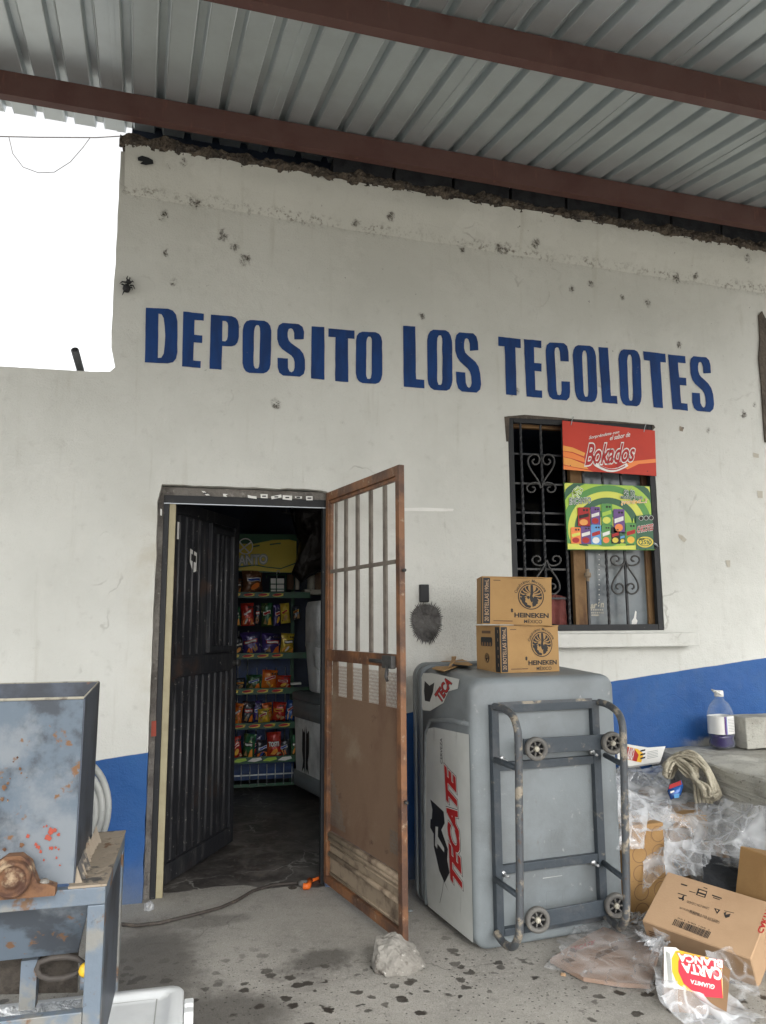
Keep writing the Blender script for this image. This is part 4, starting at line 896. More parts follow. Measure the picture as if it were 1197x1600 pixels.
def beer_carton(name, label, A, ang, w, d, h, group, holes, tilt=0):
    t = thing(name, label, 'box', A, (0, 0, 0), group)
    T = Matrix.Translation(A) @ Matrix.Rotation(ang, 4, 'Z') @ Matrix.Rotation(tilt, 4, 'Y')
    mb = MB(); bm = bmesh.new(); bmesh.ops.create_cube(bm, size=1)
    for v in bm.verts: v.co = Vector(((v.co.x+.5)*w, (v.co.y+.5)*d, (v.co.z+.5)*h))
    bmesh.ops.subdivide_edges(bm, edges=bm.edges[:], cuts=6, use_grid_fill=True)
    for v in bm.verts:
        c = v.co; bul = .004*sin(pi*c.x/w)*sin(pi*c.z/h)
        if c.y < .001: v.co.y -= bul
        if c.z > h-.001: v.co.z += .004*fbm((c.x*9, c.y*9, 2))-.004*sin(pi*c.x/w)
    bm.verts.index_update(); mb.add([v.co.copy() for v in bm.verts], [[v.index for v in f.verts] for f in bm.faces], m_card, False, T); bm.free()
    mb.build('carton', t)
    mb = MB(); mb.box((-.002, -.002, h-.002), (w+.003, d*.48, h+.003), m_card, T); mb.box((-.001, d*.50, h-.002), (w+.004, d+.001, h+.0035), m_card, T); mb.build('flap', t)
    pr = Print(lambda u, v, hh: T @ Vector((u, -.0045*max(0, sin(pi*min(max(u/w, 0), 1)))*max(0, sin(pi*min(max(v/h, 0), 1)))-hh, v)), base=.0012, step=.0005)
    pr.poly([(.003,.004),(.038,.004),(.038,h*.5),(.038,h-.004),(.003,h-.004),(.003,h*.5)], m_blackink)
    pr.text('20 BOTELLAS 190mL', [(.031,.015),(.031,h-.012),(.011,h-.012),(.011,.015)], [(0, m_card2)], 1, off=.012)
    cx, cy, r = w*.70, h*.60, h*.275
    emblem(pr, cx, cy, r, m_ink, m_card)
    arctext(pr, 'Cuauhtémoc Moctezuma', cx, cy, r*1.10, radians(163), radians(22), h*.088, m_ink, 0)
    pr.text('HEINEKEN', [(w*.46,h*.155),(w*.955,h*.155),(w*.955,h*.255),(w*.46,h*.255)], [(0, m_ink)], 0, off=.035)
    pr.text('MÉXICO', [(w*.60,h*.04),(w*.86,h*.04),(w*.86,h*.13),(w*.60,h*.13)], [(0, m_ink)], 0, off=.008)
    s = w*.425; pr.poly([(s+w*.028*((1 if k % 2 else .35))*cos(k*pi/4+pi/4*0), h*.30+w*.034*((.35 if k % 2 else 1))*sin(k*pi/4)) for k in range(8)], m_ink)
    pr.poly([(.055,h-.018),(.09,h-.018),(.09,h-.014),(.055,h-.014)], m_inkb); pr.poly([(.055,.016),(.15,.016),(.15,.020),(.055,.020)], m_inkb)
    pr.build('print', t)
    pr = Print(lambda u, v, hh: T @ Vector((-hh, u, v)), base=.001)
    pr.poly([(.004,.004),(.05,.004),(.05,h-.004),(.004,h-.004)], m_blackink)
    if holes:
        for i in range(5): pr.poly([(.02,.03+i*h*.18),(.024,.03+i*h*.18),(.024,.045+i*h*.18),(.02,.045+i*h*.18)], m_card2, 1)
        pr.poly([(d*.32,h*.60),(d*.34,h*.56),(d*.78,h*.56),(d*.80,h*.60),(d*.80,h*.72),(d*.78,h*.76),(d*.34,h*.76),(d*.32,h*.72)], m_blackink)
        for i in range(4): pr.ell(d*(.40+i*.11), h*.6, .008, .012, m_card3, 1, 10)
        emblem(pr, d*.55, h*.30, h*.11, m_ink, m_card); pr.poly([(d*.38,h*.84),(d*.75,h*.84),(d*.75,h*.9),(d*.38,h*.9)], m_inkb)
    pr.build('end_print', t); return t
ZT = 1.172
beer_carton('beer_carton', 'lower brown beer carton with a hand hole, resting on the grey ice chest', Vector((1.425, -.80, ZT)), radians(7), .33, .25, .225, 'beer cartons stacked on the ice chest', True)
beer_carton('beer_carton', 'upper brown beer carton, stacked on top of the other beer carton', Vector((1.365, -.72, ZT+.236)), radians(-14), .345, .25, .235, 'beer cartons stacked on the ice chest', False, radians(1.5))
# folded cardboard strips
t = thing('cardboard_strips', 'folded tan cardboard strips lying on the ice chest left of the cartons', 'cardboard', (1.27, -.7, ZT))
def slab(mb, pts, th, m): mb.prism(pts, (0, 0, th), m)
C2 = lambda x, y, z: atZ(630+x/3.235, 880+y/3.235, z)
for pl, z in ((((145,535),(205,505),(365,470),(360,492),(230,540),(205,548)), 1.185), (((190,500),(245,487),(360,465),(370,480),(240,520)), 1.19), (((243,455),(274,455),(262,500),(230,525),(245,490)), 1.215), (((240,500),(300,488),(350,515),(330,518),(262,512)), 1.2)):
    mb = MB(); slab(mb, [C2(x, y, z)-Vector((0,0,.0)) for x, y in pl], .004, m_card); mb.build('strip', t)

# ------------------------------------------------------------------ signs on the window
def sign(name, label, corners, y, mat):
    t = thing(name, label, 'sign', atY(*corners[3], y))
    mb = MB(); mb.prism([atY(*c, y) for c in corners], (0, .004, 0), mat); mb.build('board', t); return t
ys = -.03
c = [pw(305,48), pw(710,92), pw(717,291), pw(310,262)]
s1 = sign('snack_sign', 'red and orange snack sign wired across the top of the window bars', c, ys, m_signred)
pr = Print(pxmap((0, ys, 0), (0, -1, 0)), base=.001)
Q = lambda *q: [pw(*p) for p in q]
pr.poly(Q((308,158),(345,163),(400,185),(470,215),(560,240),(640,250),(714,258),(717,289),(600,281),(450,272),(310,261)), m_orange if False else m_signred, 0)
for k, (pl, mm) in enumerate(((((308,157),(350,166),(405,190),(400,205),(350,186),(308,180)), m_orange2), (((309,182),(350,190),(400,212),(405,232),(350,215),(309,205)), m_orange), (((309,208),(345,216),(400,238),(420,262),(350,250),(310,240)), m_orange2), (((560,245),(620,225),(714,215),(715,232),(640,238),(590,262)), m_orange), (((310,244),(360,254),(430,268),(440,272),(310,262)), m_orange))):
    pr.poly(Q(*pl), mm, 1)
pr.text('Bokados', Q((404,246),(620,226),(625,146),(412,150)), [(.045, m_white), (.0, m_red)], 2, off=.018, shear=.25)
pr.text('Sorpréndete con', Q((421,134),(554,107),(554,90),(421,116)), [(0, m_white)], 2, off=.015, shear=.3)
pr.text('el sabor de', Q((513,135),(602,118),(602,97),(513,115)), [(0, m_white)], 2, off=.015, shear=.3)
sm_ = [(450+i*7, 240+26*sin(pi*i/20)) for i in range(21)]
pr.stroke(Q(*sm_), 5.5, m_white, 6); pr.stroke(Q(*[(x+4, y-3) for x, y in sm_[2:19]]), 1.6, m_red, 7)
pr.poly(Q((545,232),(552,226),(560,232),(560,246),(548,255),(543,250)), m_red, 8)
for q_ in ((340,245),(678,270)): pr.ell(*pw(*q_), .8, .8, m_ink, 3, 8)
pr.build('print', s1)
for p in ((343,40),(662,70)):
    mb = MB(); mb.tube([atY(*pw(p[0], p[1]+28), ys-.006), atY(*pw(p[0]+4, p[1]+8), ys-.004), atY(*pw(p[0]+10, p[1]-8), .0)], .0025, m_wire, 5); mb.build('wire_tie', s1)
c = [pw(312,320), pw(688,336), pw(706,616), pw(327,614)]
s2 = sign('snack_poster', 'green striped snack poster hung on the bars below the red sign', c, ys, m_green)
pr = Print(pxmap((0, ys, 0), (0, -1, 0)), base=.001, step=.0004)
# concentric rings clipped to the poster
TL, TR, BR, BL = [Vector(p) for p in ((313,321),(687,337),(704,614),(328,612))]
def inside(p):
    x, y = p; l = 313+(y-321)/291*15; r = 687+(y-337)/277*17; tp = 321+(x-313)/374*16; bt = 612+(x-328)/376*2
    return (min(max(x, l+.5), r-.5), min(max(y, tp+.5), bt-.5))
cx, cy = 500, 520
for k in range(12, 0, -1):
    r = k*27; mm = (m_lime, m_dgreen, m_lemon, m_green)[k % 4]
    pr.poly([pw(*inside((cx+r*cos(2*pi*i/72)*1.05, cy+r*sin(2*pi*i/72)))) for i in range(72)], mm, 12-k)
pr.poly(Q((328,585),(400,597),(500,600),(630,594),(630,613),(328,611)), m_lemon, 13)
pr.text('ENCANTO', Q((336,416),(430,408),(430,384),(336,388)), [(.075, m_dgreen), (.055, m_white), (.0, m_dgreen)], 14, off=.01)
for pl in ([(350,388),(357,350),(372,338),(392,350),(382,372)], [(352,352),(366,372),(380,386)], [(346,362),(362,366),(392,350)]):
    pr.stroke(Q(*pl), 3.2, m_white, 15); pr.stroke(Q(*pl), 1.5, m_lime, 16)
for tx, q_, mm in (('se te', ((575,376),(622,378),(622,350),(575,348)), m_dgreen), ('antojaron', ((560,396),(655,398),(655,376),(560,374)), m_dgreen), ('¿verdad...?', ((562,420),(676,412),(676,390),(562,396)), m_yolk)):
    pr.text(tx, Q(*q_), [(.06, m_dgreen), (.04, m_white), (.0, mm)], 17, off=.02)
def minibag(x0, y0, x1, y1, mm, m2, m3, L):
    pr.poly(Q((x0,y0+3),(x0+6,y0),(x1-4,y0+1),(x1,y0+4),(x1+2,y1),(x0+2,y1-2)), mm, L); w_ = x1-x0; h_ = y1-y0
    pr.ell(*pw((x0+x1)/2, y0+h_*.78), w_*.36/2.8, h_*.16/2.8, m3, L+1, 14); pr.poly(Q((x0+w_*.1,y0+h_*.42),(x1-w_*.1,y0+h_*.30),(x1-w_*.08,y0+h_*.48),(x0+w_*.12,y0+h_*.6)), m2, L+1)
    for k in range(2): pr.ell(*pw(x1-w_*(.22+.26*k), y0+h_*.15), w_*.1/2.8, w_*.1/2.8, m_ink, L+2, 8)
for a in ((372,428,425,512,m_red,m_ink,m_orange2),(428,425,470,505,m_purple,m_white,m_red),(475,412,523,505,m_green,m_lime,m_lemon),(528,435,577,540,m_purple,m_white,m_orange),(342,515,386,588,m_orange,m_lemon,m_red),(385,508,430,590,m_purple,m_white,m_red),(430,503,474,592,m_sky,m_red,m_white),(477,505,516,590,m_green,m_white,m_orange),(518,515,556,588,m_ink,m_red,m_yellow),(556,535,580,586,m_dgreen,m_sky,m_yellow),(582,495,628,592,m_green,m_red,m_yolk)): minibag(*a, 20)
pr.poly(Q((612,496),(616,474),(622,498)), m_lime, 20); pr.poly(Q((628,466),(684,458),(699,462),(706,612),(628,612)), m_dgreen, 22)
for k in range(3): pr.ell(*pw(650+k*22, 476-k*1), 3.6, 3.6, m_white, 23, 16); pr.ell(*pw(650+k*22, 476-k*1), 3.1, 3.1, m_ink, 24, 16)
pr.text('CHICOTES', Q((632,540),(702,528),(702,500),(632,512)), [(.05, m_white), (.0, m_red)], 23, off=.03, shear=.1)
pr.poly(Q((640,565),(664,562),(664,569),(640,572)), m_lime, 23)
pr.ell(*pw(667,580), 13, 8.5, m_yellow, 23, 24); pr.ell(*pw(667,580), 10.5, 6.4, m_dgreen, 24, 24, 0, .86); pr.text('25%', Q((648,590),(690,590),(690,572),(648,572)), [(0, m_dgreen)], 25, off=.02)
pr.build('print', s2)
mb = MB(); mb.tube([atY(*pw(705,585), ys-.006), atY(*pw(715,590), ys-.004), atY(*pw(722,600), .0)], .006, m_wire, 6); mb.build('tape', s2)
# red cloth stuffed behind the bars
mb = MB(); vs = []; fs = []; nx_, nz_ = 16, 18
a = atY(*pw(232,812), .05); b = atY(*pw(322,812), .05); zb_ = atY(*pw(250,948), .05).z
for i in range(nx_+1):
    for k in range(nz_+1):
        u = i/nx_; v = k/nz_; x = a.x+(b.x-a.x)*(u*(1-.15*v*(1-u))); z = a.z+.01*sin(u*5)-(a.z-zb_-.004)*v; y = .052+.012*sin(u*14+v*2)+.01*fbm((u*4, v*4, 0)); vs.append((x, y, z))
fs = [(i*(nz_+1)+k, (i+1)*(nz_+1)+k, (i+1)*(nz_+1)+k+1, i*(nz_+1)+k+1) for i in range(nx_) for k in range(nz_)]
mb.add(vs, fs, m_cloth2, True); tag(mb.build('red_cloth'), 'faded red cloth stuffed inside the bottom of the window bars', 'cloth')

# ------------------------------------------------------------------ stone, cable, plug, bits on the ground
mb = MB(); bm = bmesh.new(); bmesh.ops.create_icosphere(bm, subdivisions=5, radius=1)
sc = Vector((.125, .085, .10)); cs = Vector((.835, -1.03, .035))
for v in bm.verts:
    p = v.co.copy(); d = 1+.20*noise.noise(p*1.6+Vector((4,1,2)))+.10*noise.noise(p*4)+.03*noise.noise(p*12)
    q = Vector((p.x*sc.x, p.y*sc.y, p.z*sc.z))*d; q.z *= 1-.45*(q.x/.135) if q.z > 0 else 1; v.co = q+cs
for nn, dd in (((-.5,-.6,.6), .070), ((.5,-.7,.45), .075), ((.9,.1,.35), .10), ((-.2,-.1,1), .075), ((-.9,.1,.2), .092), ((.50,-.30,.75), .052)):
    nn = Vector(nn).normalized()
    for v in bm.verts:
        e = (v.co-cs).dot(nn)-dd
        if e > 0: v.co -= nn*e*.72
for v in bm.verts: v.co += (v.co-cs).normalized()*(.007*noise.noise(v.co*24)+.004*noise.noise(v.co*60)+.002*noise.noise(v.co*140))
for v in bm.verts: v.co.z = max(v.co.z, .001)
bm.verts.index_update(); mb.add([v.co.copy() for v in bm.verts], [[v.index for v in f.verts] for f in bm.faces], m_stone, False); bm.free()
tag(mb.build('stone'), 'pale rough stone propping the open orange gate', 'stone')
mb = MB(); P = [(150,1440),(190,1444),(215,1446),(250,1442),(300,1430),(345,1418),(370,1407),(395,1392),(425,1383),(455,1380),(468,1380)]
mb.tube([atZ(x, y, .011) for x, y in P], .0085, m_cable, 8)
cab = tag(mb.build('power_cable'), 'dark grey power cable running across the concrete from the machine to the doorway', 'cable')
plug = thing('extension_plug', 'orange extension lead and plug lying on the ground under the gate hinge', 'plug', atZ(478, 1381, 0))
mb = MB(); a = atZ(467, 1380, .02); b = atZ(481, 1382, .02); mb.tube([a, a*.5+b*.5, b], .02, m_rubber, 12, rs=[.012, .022, .019]); mb.build('socket', plug)
mb = MB(); mb.tube([atZ(474, 1385, .022), atZ(481, 1385, .022), atZ(484, 1376, .022)], .017, m_orplast, 10); mb.tube([atZ(484, 1377, .016), atZ(495, 1373, .014), atZ(507, 1368, .012), atZ(516, 1362, .01)], .009, m_orplast, 8); mb.build('orange_lead', plug)
def lump(name, label, cat, px, py, r, m, group=None, seed=0, flat=.6):
    mb = MB(); bm = bmesh.new(); bmesh.ops.create_icosphere(bm, subdivisions=2, radius=1); c = atZ(px, py, 0)
    for v in bm.verts: v.co = Vector((v.co.x*r, v.co.y*r, max(-.3, v.co.z)*r*flat))*(1+.4*noise.noise(v.co*1.7+Vector((seed, 0, 0))))+c+Vector((0, 0, r*flat*.35))
    bm.verts.index_update(); mb.add([v.co.copy() for v in bm.verts], [[v.index for v in f.verts] for f in bm.faces], m); bm.free()
    return tag(mb.build(name), label, cat, group)
lump('crumpled_wrapper', 'crumpled clear wrapper on the ground below the left door jamb', 'wrapper', 232, 1421, .028, m_film2, seed=3, flat=1)
lump('pebble', 'small orange pebble on the wet concrete in front of the plastic-wrapped carton', 'pebble', 880, 1524, .011, m_card2, seed=5)
lump('mud_clod', 'dark clod of dirt on the concrete just left of the plug', 'clod', 457, 1388, .022, m_dirt_dark, seed=8, flat=.4)
lump('bottle_cap', 'small bottle cap on the ground between the gate and the ice chest', 'bottle cap', 641, 1424, .012, m_wire, seed=2, flat=.5)

# ------------------------------------------------------------------ snack rack inside
RY = 2.42
rack = thing('snack_rack', 'green wire snack rack standing against the back wall of the dark shop', 'rack', (.3, RY+.2, 0))
RX0, RX1 = -.25, atY(462, 1000, RY+.05).x
shelves = [(929, 'top'), (1024, 'second'), (1079, 'third'), (1133, 'fourth'), (1186, 'fifth')]
yof = lambda i: RY-(.04*i if i else -.0)
SZ = []
for i, (py, nm) in enumerate(shelves):
    y = RY-.03*i; z = atY(420, py, y).z; SZ.append((y, z))
    mb = MB(); mb.box((RX0, y, z-.03), (RX1+(.12 if i in (0, 1, 2) else 0), y+.008, z+.022), m_railg); sh = mb.build('shelf', rack)
    mb = MB(); mb.box((RX0, y+.009, z-.02), (RX1, y+.30, z-.012), m_railg); mb.build('shelf_tray', rack)
    pr = Print(lambda u, v, h, y=y: Vector((u, y-h, v)), base=.001); n = 8
    for k in range(n):
        x = RX1-.10-k*.125-(.06 if i < 3 else 0)
        if i == 4: pr.poly([(x-.06,z-.012),(x-.02,z+.012),(x+.05,z+.016),(x+.06,z-.004),(x,z-.018)], m_lime if k % 2 else m_white); continue
        pr.ell(x, z-.003, .055, .014, m_yellow, 0, 16, .08); pr.ell(x-.012, z-.002, .040, .010, m_red, 1, 16, .08); pr.ell(x+.048, z-.003, .010, .011, m_railg, 1, 8)
    pr.build('price_strip', sh)
for x in (RX1, RX0):
    mb = MB(); mb.box((x-.015, RY+.30, 0), (x+.015, RY+.33, 2.02), m_railg); mb.build('post', rack)
for k in range(11):
    x = RX1-.06-k*.085; mb = MB(); mb.tube([(x, RY+.29, .12), (x, RY+.29, 1.35 if k > 3 else 1.02)], .005, m_wire, 5); mb.build('wire', rack)
mb = MB(); y = RY-.13; zb_ = atY(420, 1226, y).z; zt_ = atY(420, 1194, y).z
mb.box((RX0, y, zb_-.012), (RX1, y+.012, zb_+.012), m_railg); mb.box((RX0, y, (zb_+zt_)/2-.005), (RX1, y+.008, (zb_+zt_)/2+.005), m_wire)
mb.build('basket_rail', rack)
for k in range(11): x = RX1-.04-k*.07; mb = MB(); mb.tube([(x, y-.002, zb_), (x, y-.002, zt_)], .004, m_wire, 5); mb.build('wire', rack)
mb = MB(); mb.box((RX0, RY+.1, zb_), (RX1, RY+.11, zt_), m_bluep); mb.build('blue_liner', rack)
mb = MB(); mb.box((RX0, RY+.335, .3), (RX1, RY+.345, 1.1), m_bluep); mb.build('blue_backing', rack)
# small wire basket with papers on the top shelf
S9 = lambda x, y: (360+x/7.62, 830+y/7.62)
bk = thing('wire_basket', 'small green wire basket holding white paper on the top shelf of the rack', 'basket', atY(*S9(560,720), RY-.02))
mb = MB(); y = RY-.03; fz = lambda a, b: atY(*S9(a, b), y)
for a, b in (((430,520),(660,520)), ((470,630),(660,630)), ((470,690),(660,690)), ((430,520),(430,560)), ((660,520),(660,720)), ((548,560),(548,720)), ((475,555),(475,720))):
    mb.tube([fz(*a), fz(*b)], .005, m_railg, 6)
mb.tube([fz(555,560), fz(552,500), fz(560,472), fz(580,472), fz(592,500)], .0035, m_wire, 5); mb.build('wires', bk)
mb = MB(); p = fz(480,560); q = fz(640,715); mb.box((p.x, y+.02, q.z), (q.x, y+.025, p.z), m_white); mb.build('paper', bk)
# header board above the rack
hd = thing('header_sign', 'yellow and green snack header sign above the rack inside the shop', 'sign', atY(420, 896, RY+.04))
yh = RY+.04; mb = MB(); mb.prism([atY(*S9(-160,30), yh), atY(*S9(790,40), yh), atY(*S9(788,500), yh), atY(*S9(-160,480), yh)], (0, .006, 0), m_dgreen); mb.build('board', hd)
pr = Print(pxmap((0, yh, 0), (0, -1, 0)), base=.001); q9 = lambda *q: [S9(*p) for p in q]
pr.poly(q9((-150,250),(100,150),(280,150),(500,105),(700,100),(785,120),(785,495),(600,490),(400,475),(130,470),(-150,440)), m_yellow, 0)
pr.poly(q9((270,175),(350,160),(350,178),(270,192)), m_dgreen, 1); pr.poly(q9((470,150),(600,135),(600,150),(470,168)), m_dgreen, 1)
pr.poly(q9((-150,440),(150,410),(300,395),(420,420),(600,440),(786,370),(786,385),(600,452),(420,432),(300,410),(150,428),(-150,460)), m_dgreen, 1)
pr.text('ENCANTO', [S9(-130,420), S9(440,385), S9(440,275), S9(-130,300)], [(.08, m_dgreen), (.06, m_white), (.03, m_dgreen), (.0, m_white)], 2, off=.03)
pr.stroke(q9((60,270),(110,240),(190,170),(250,130)), 2.2, m_white, 3); pr.stroke(q9((110,130),(170,200),(230,260)), 2.2, m_white, 3); pr.ell(*S9(180,180), 12, 13, m_white, 2, 24, 0, .86)
pr.build('print', hd)
# snack bags
def snack_bag(label, x0, y0, x1, y1, yd, foil, group, hang=False, text=None, lean=0):
    a = atY(x0, y1, yd); b = atY(x1, y0, yd); wd = (b.x-a.x)*1.12; hg = (b.z-a.z)*1.05; t = thing('snack_bag', label, 'snack bag', (a.x+wd/2, yd, a.z), (0, 0, 0), group)
    mb = MB(); nx_, nz_ = 10, 14; vs = []; sd = random.random()*50; th = wd*.22
    for s in (-1, 1):
        for k in range(nz_+1):
            v = k/nz_
            for i in range(nx_+1):
                u = i/nx_*2-1; crimp = max(0, 1-abs(2*v-1)**6); puff = (max(0, 1-u*u)**.6)*(max(0, 1-(2*v-1)**4)**.7)
                wv = wd/2*(1-.10*sin(pi*v)+.015*sin(v*40)); z = hg*v+(.004*sin(u*9+sd) if 0 < k < nz_ else 0)
                y = s*(th*puff*(1+.25*fbm((u*2+sd, v*3, s*2))))+.004*fbm((u*6+sd, v*8, s))*(1 if puff > .05 else 0)+lean*v*hg
                vs.append((u*wv, y, z))
    n1 = (nx_+1)*(nz_+1); fs = []
    for k in range(nz_):
        for i in range(nx_):
            q = k*(nx_+1)+i; fs.append((q, q+1, q+nx_+2, q+nx_+1)); fs.append((q+n1, q+n1+nx_+1, q+n1+nx_+2, q+n1+1))
    T = Matrix.Translation((a.x+wd/2, yd, a.z)) @ Matrix.Rotation(random.uniform(-.3, .3), 4, 'Z') @ Matrix.Rotation(random.uniform(-.12, .12), 4, 'Y')
    mb.add(vs, fs, foil, True, T); mb.build('foil_bag', t)
    def mp(u, v, h):
        puff = (max(0, 1-u*u)**.6)*(max(0, 1-(2*v-1)**4)**.7); return T @ Vector((u*wd/2*(1-.1*sin(pi*v)), -th*puff*1.28-.003-h+lean*v*hg, hg*v))
    pr = Print(mp, base=.001); m1, m2, m3 = random.choice([(m_white, m_red, m_yolk), (m_red, m_white, m_orange), (m_yellow, m_red, m_card), (m_blackink, m_white, m_orange2), (m_white, m_blu, m_orange)])
    if text:
        pr.rtext(text, -.75, .42, .8, .62, [(.05, m_blackink), (0, m_white)], 1, off=.05); pr.poly([(-.5,.1),(0,.3),(.5,.34),(.6,.2),(.1,.08)], m_orange2, 0)
    else:
        sgn = [-.7+1.4*k/8 for k in range(9)]; e = random.uniform(-.06, .1)
        pr.poly([(x, .50+e*x+.03*sin(4*x)) for x in sgn]+[(x, .66+e*x+.03*sin(3*x)) for x in sgn[::-1]], m1, 0)
        pr.poly([(x*.86, .53+e*x+.03*sin(4*x)) for x in sgn]+[(x*.86, .62+e*x+.03*sin(3*x)) for x in sgn[::-1]], m2, 1)
        kind = random.randrange(4)
        if kind == 0: pr.ell(.1, .28, .45, .13, m3, 0, 16, .2)
        elif kind == 1:
            for q_ in range(6): pr.ell(random.uniform(-.5, .6), random.uniform(.12, .36), .17, .07, m3 if q_ % 2 else m_card, 0, 10, random.random()*3)
        elif kind == 2: pr.poly([(-.8,.08),(.8,.06),(.8,.30),(.1,.38),(-.8,.22)], m3, 0); pr.ell(-.2, .22, .3, .08, m2, 1, 12, .4)
        else: pr.poly([(.1,.06),(.75,.08),(.7,.42),(.35,.33)], m3, 0); pr.poly([(-.6,.12),(-.1,.1),(-.3,.36)], m_card, 0)
        for k in range(random.choice((0, 2, 3))): pr.ell(.25+k*.35, .82, .15, .055, m_blackink, 0, 10)
    pr.build('printed_panel', t); return t
RED, ORA, GRE, PUR, YEL, BRO, DAR, BLUf = m_foil
ORD = ['first', 'second', 'third', 'fourth', 'fifth', 'sixth', 'seventh', 'eighth']
rows = [('on the top shelf of the rack', 0, .04, [(365,905,376,928,BRO,'brown'),(377,893,409,926,BRO,'large brown')]),
 ('hanging under the top shelf', 0, .10, [(364,950,376,979,GRE,'dark green'),(377,944,396,978,RED,'red'),(396,946,405,976,DAR,'narrow dark'),(408,944,425,979,GRE,'green and tan'),(427,946,438,978,PUR,'violet-blue'),(439,944,453,974,YEL,'yellow'),(457,947,469,968,DAR,'small dark')]),
 ('on the second shelf of the rack', 1, .06, [(362,996,378,1024,DAR,'dark crumpled'),(376,989,406,1023,PUR,'large violet'),(406,991,436,1022,PUR,'leaning violet and orange'),(436,991,457,1021,YEL,'upright yellow')]),
 ('on the third shelf of the rack', 2, .06, [(366,1060,382,1078,DAR,'dark'),(384,1055,407,1077,GRE,'dark green'),(407,1048,430,1076,ORA,'tall orange'),(431,1056,452,1075,RED,'low red-brown')]),
 ('on the fourth shelf of the rack', 3, .06, [(362,1100,376,1131,ORA,'orange-brown'),(376,1097,395,1130,DAR,'dark reddish'),(395,1096,410,1128,PUR,'violet'),(403,1108,420,1129,YEL,'yellow and black'),(411,1099,426,1127,ORA,'plain orange'),(424,1098,444,1126,RED,'orange-red'),(445,1095,458,1125,BLUf,'blue')]),
 ('on the fifth shelf of the rack', 4, .06, [(362,1152,378,1184,RED,'red-orange'),(377,1148,396,1185,GRE,'green'),(394,1150,406,1180,PUR,'violet'),(398,1157,417,1184,DAR,'black and red'),(417,1145,438,1182,RED,'bright red'),(437,1156,453,1182,DAR,'dark silver'),(453,1150,462,1182,GRE,'slim green')])]
for where, si, dy, lst in rows:
    for k, (x0, y0, x1, y1, f, nm) in enumerate(lst):
        y = SZ[si][0]+dy+(.05 if nm in ('violet', 'plain orange') else 0)
        tx = 'TOSTI' if nm == 'bright red' else None
        snack_bag('%s snack bag %s, %s from left' % (nm, where, ORD[k]), x0, y0, x1, y1, y, f, 'snack bags on the rack', text=tx)
mb = MB(); p = atY(455, 1069, SZ[2][0]+.05); rough_box(mb, (p.x, p.y, p.z-.008), (p.x+.09, p.y+.06, p.z+.012), m_white, .004, 3, 2, .002)
tag(mb.build('paper_tray'), 'small white tray at the right end of the third rack shelf', 'tray')
# white shelf with wrapped goods, right of the header sign
ws = thing('wall_shelf', 'pale shelf with a clear front panel fixed beside the rack in the shop', 'shelf', atY(495, 927, 2.5))
a = atY(476, 921, 2.5); b = atY(530, 929, 2.5); mb = MB(); mb.box((a.x, 2.5, b.z), (b.x+.2, 2.75, a.z), m_hub); mb.build('board', ws)
mb = MB(); mb.box((atY(471,900,2.48).x, 2.48, a.z+.002), (b.x+.2, 2.484, a.z+.12), m_jug); mb.build('front_panel', ws)
for k, (x0, y0, x1, y1, mm, nm) in enumerate(((448,899,459,922,m_inkb,'tan tin on the pale shelf behind the wire basket'),(461,903,468,923,m_hub,'cream tin on the pale shelf, beside the tan one'),(480,898,492,921,m_hub,'round cream package on the pale shelf, next to the brown one'),(492,893,506,921,m_card3,'brown printed package on the pale shelf by the door frame'))):
    p = atY(x0, y1, 2.6); q = atY(x1, y0, 2.6); r = (q.x-p.x)/2; mb = MB(); mb.lathe([(0,0),(r*.95,0),(r,.01),(r,q.z-p.z-.01),(r*.92,q.z-p.z),(0,q.z-p.z)], mm, 18, Matrix.Translation((p.x+r, 2.6, a.z+.003)))
    t = mb.build('goods_package'); tag(t, nm, 'package')
# dark things hanging from the ceiling by the door
t = thing('hanging_bundle', 'dark brown plastic bundle hanging from the ceiling beside the header sign', 'bundle', (1.05, 2.4, 2.1))
mb = MB(); pts = [(454,800),(460,770),(478,757),(506,754),(512,760),(512,880),(505,892),(492,897),(478,906),(470,912),(462,898),(456,894),(462,880),(468,850)]
vs = []; C0 = atY(486, 830, 2.35)
rings = []
for q, dy in ((.02, -.10), (.35, -.09), (.7, -.06), (.93, -.02), (1, .03)):
    rings.append([C0+(atY(x, y, 2.35)-C0)*q+Vector((0, dy+.03*fbm((x*.05*q, y*.05, 3)), 0)) for x, y in pts])
mb.loft(rings, m_card3 if False else pm('dim brown plastic', (.03,.024,.02), .35, bump=(9,.9,.04)), True); mb.build('plastic', t)
mb = MB(); mb.tube([atY(456,896,2.32), atY(464,903,2.30), atY(470,910,2.30), atY(480,900,2.30), atY(492,895,2.3), atY(508,884,2.32)], .006, m_blackink, 6); mb.build('hem', t)
mb = MB(); 
for x0, y0, x1, y1 in ((433,735,460,740),(435,745,470,752),(434,735,436,790),(446,736,448,800),(458,738,460,815),(436,780,450,784),(440,800,466,804)): mb.tube([atY(x0, y0, 2.2), atY(x1, y1, 2.25)], .008, m_scroll, 6)
tag(mb.build('hanging_rack'), 'dark metal wire hanger high up inside the doorway', 'hanger')
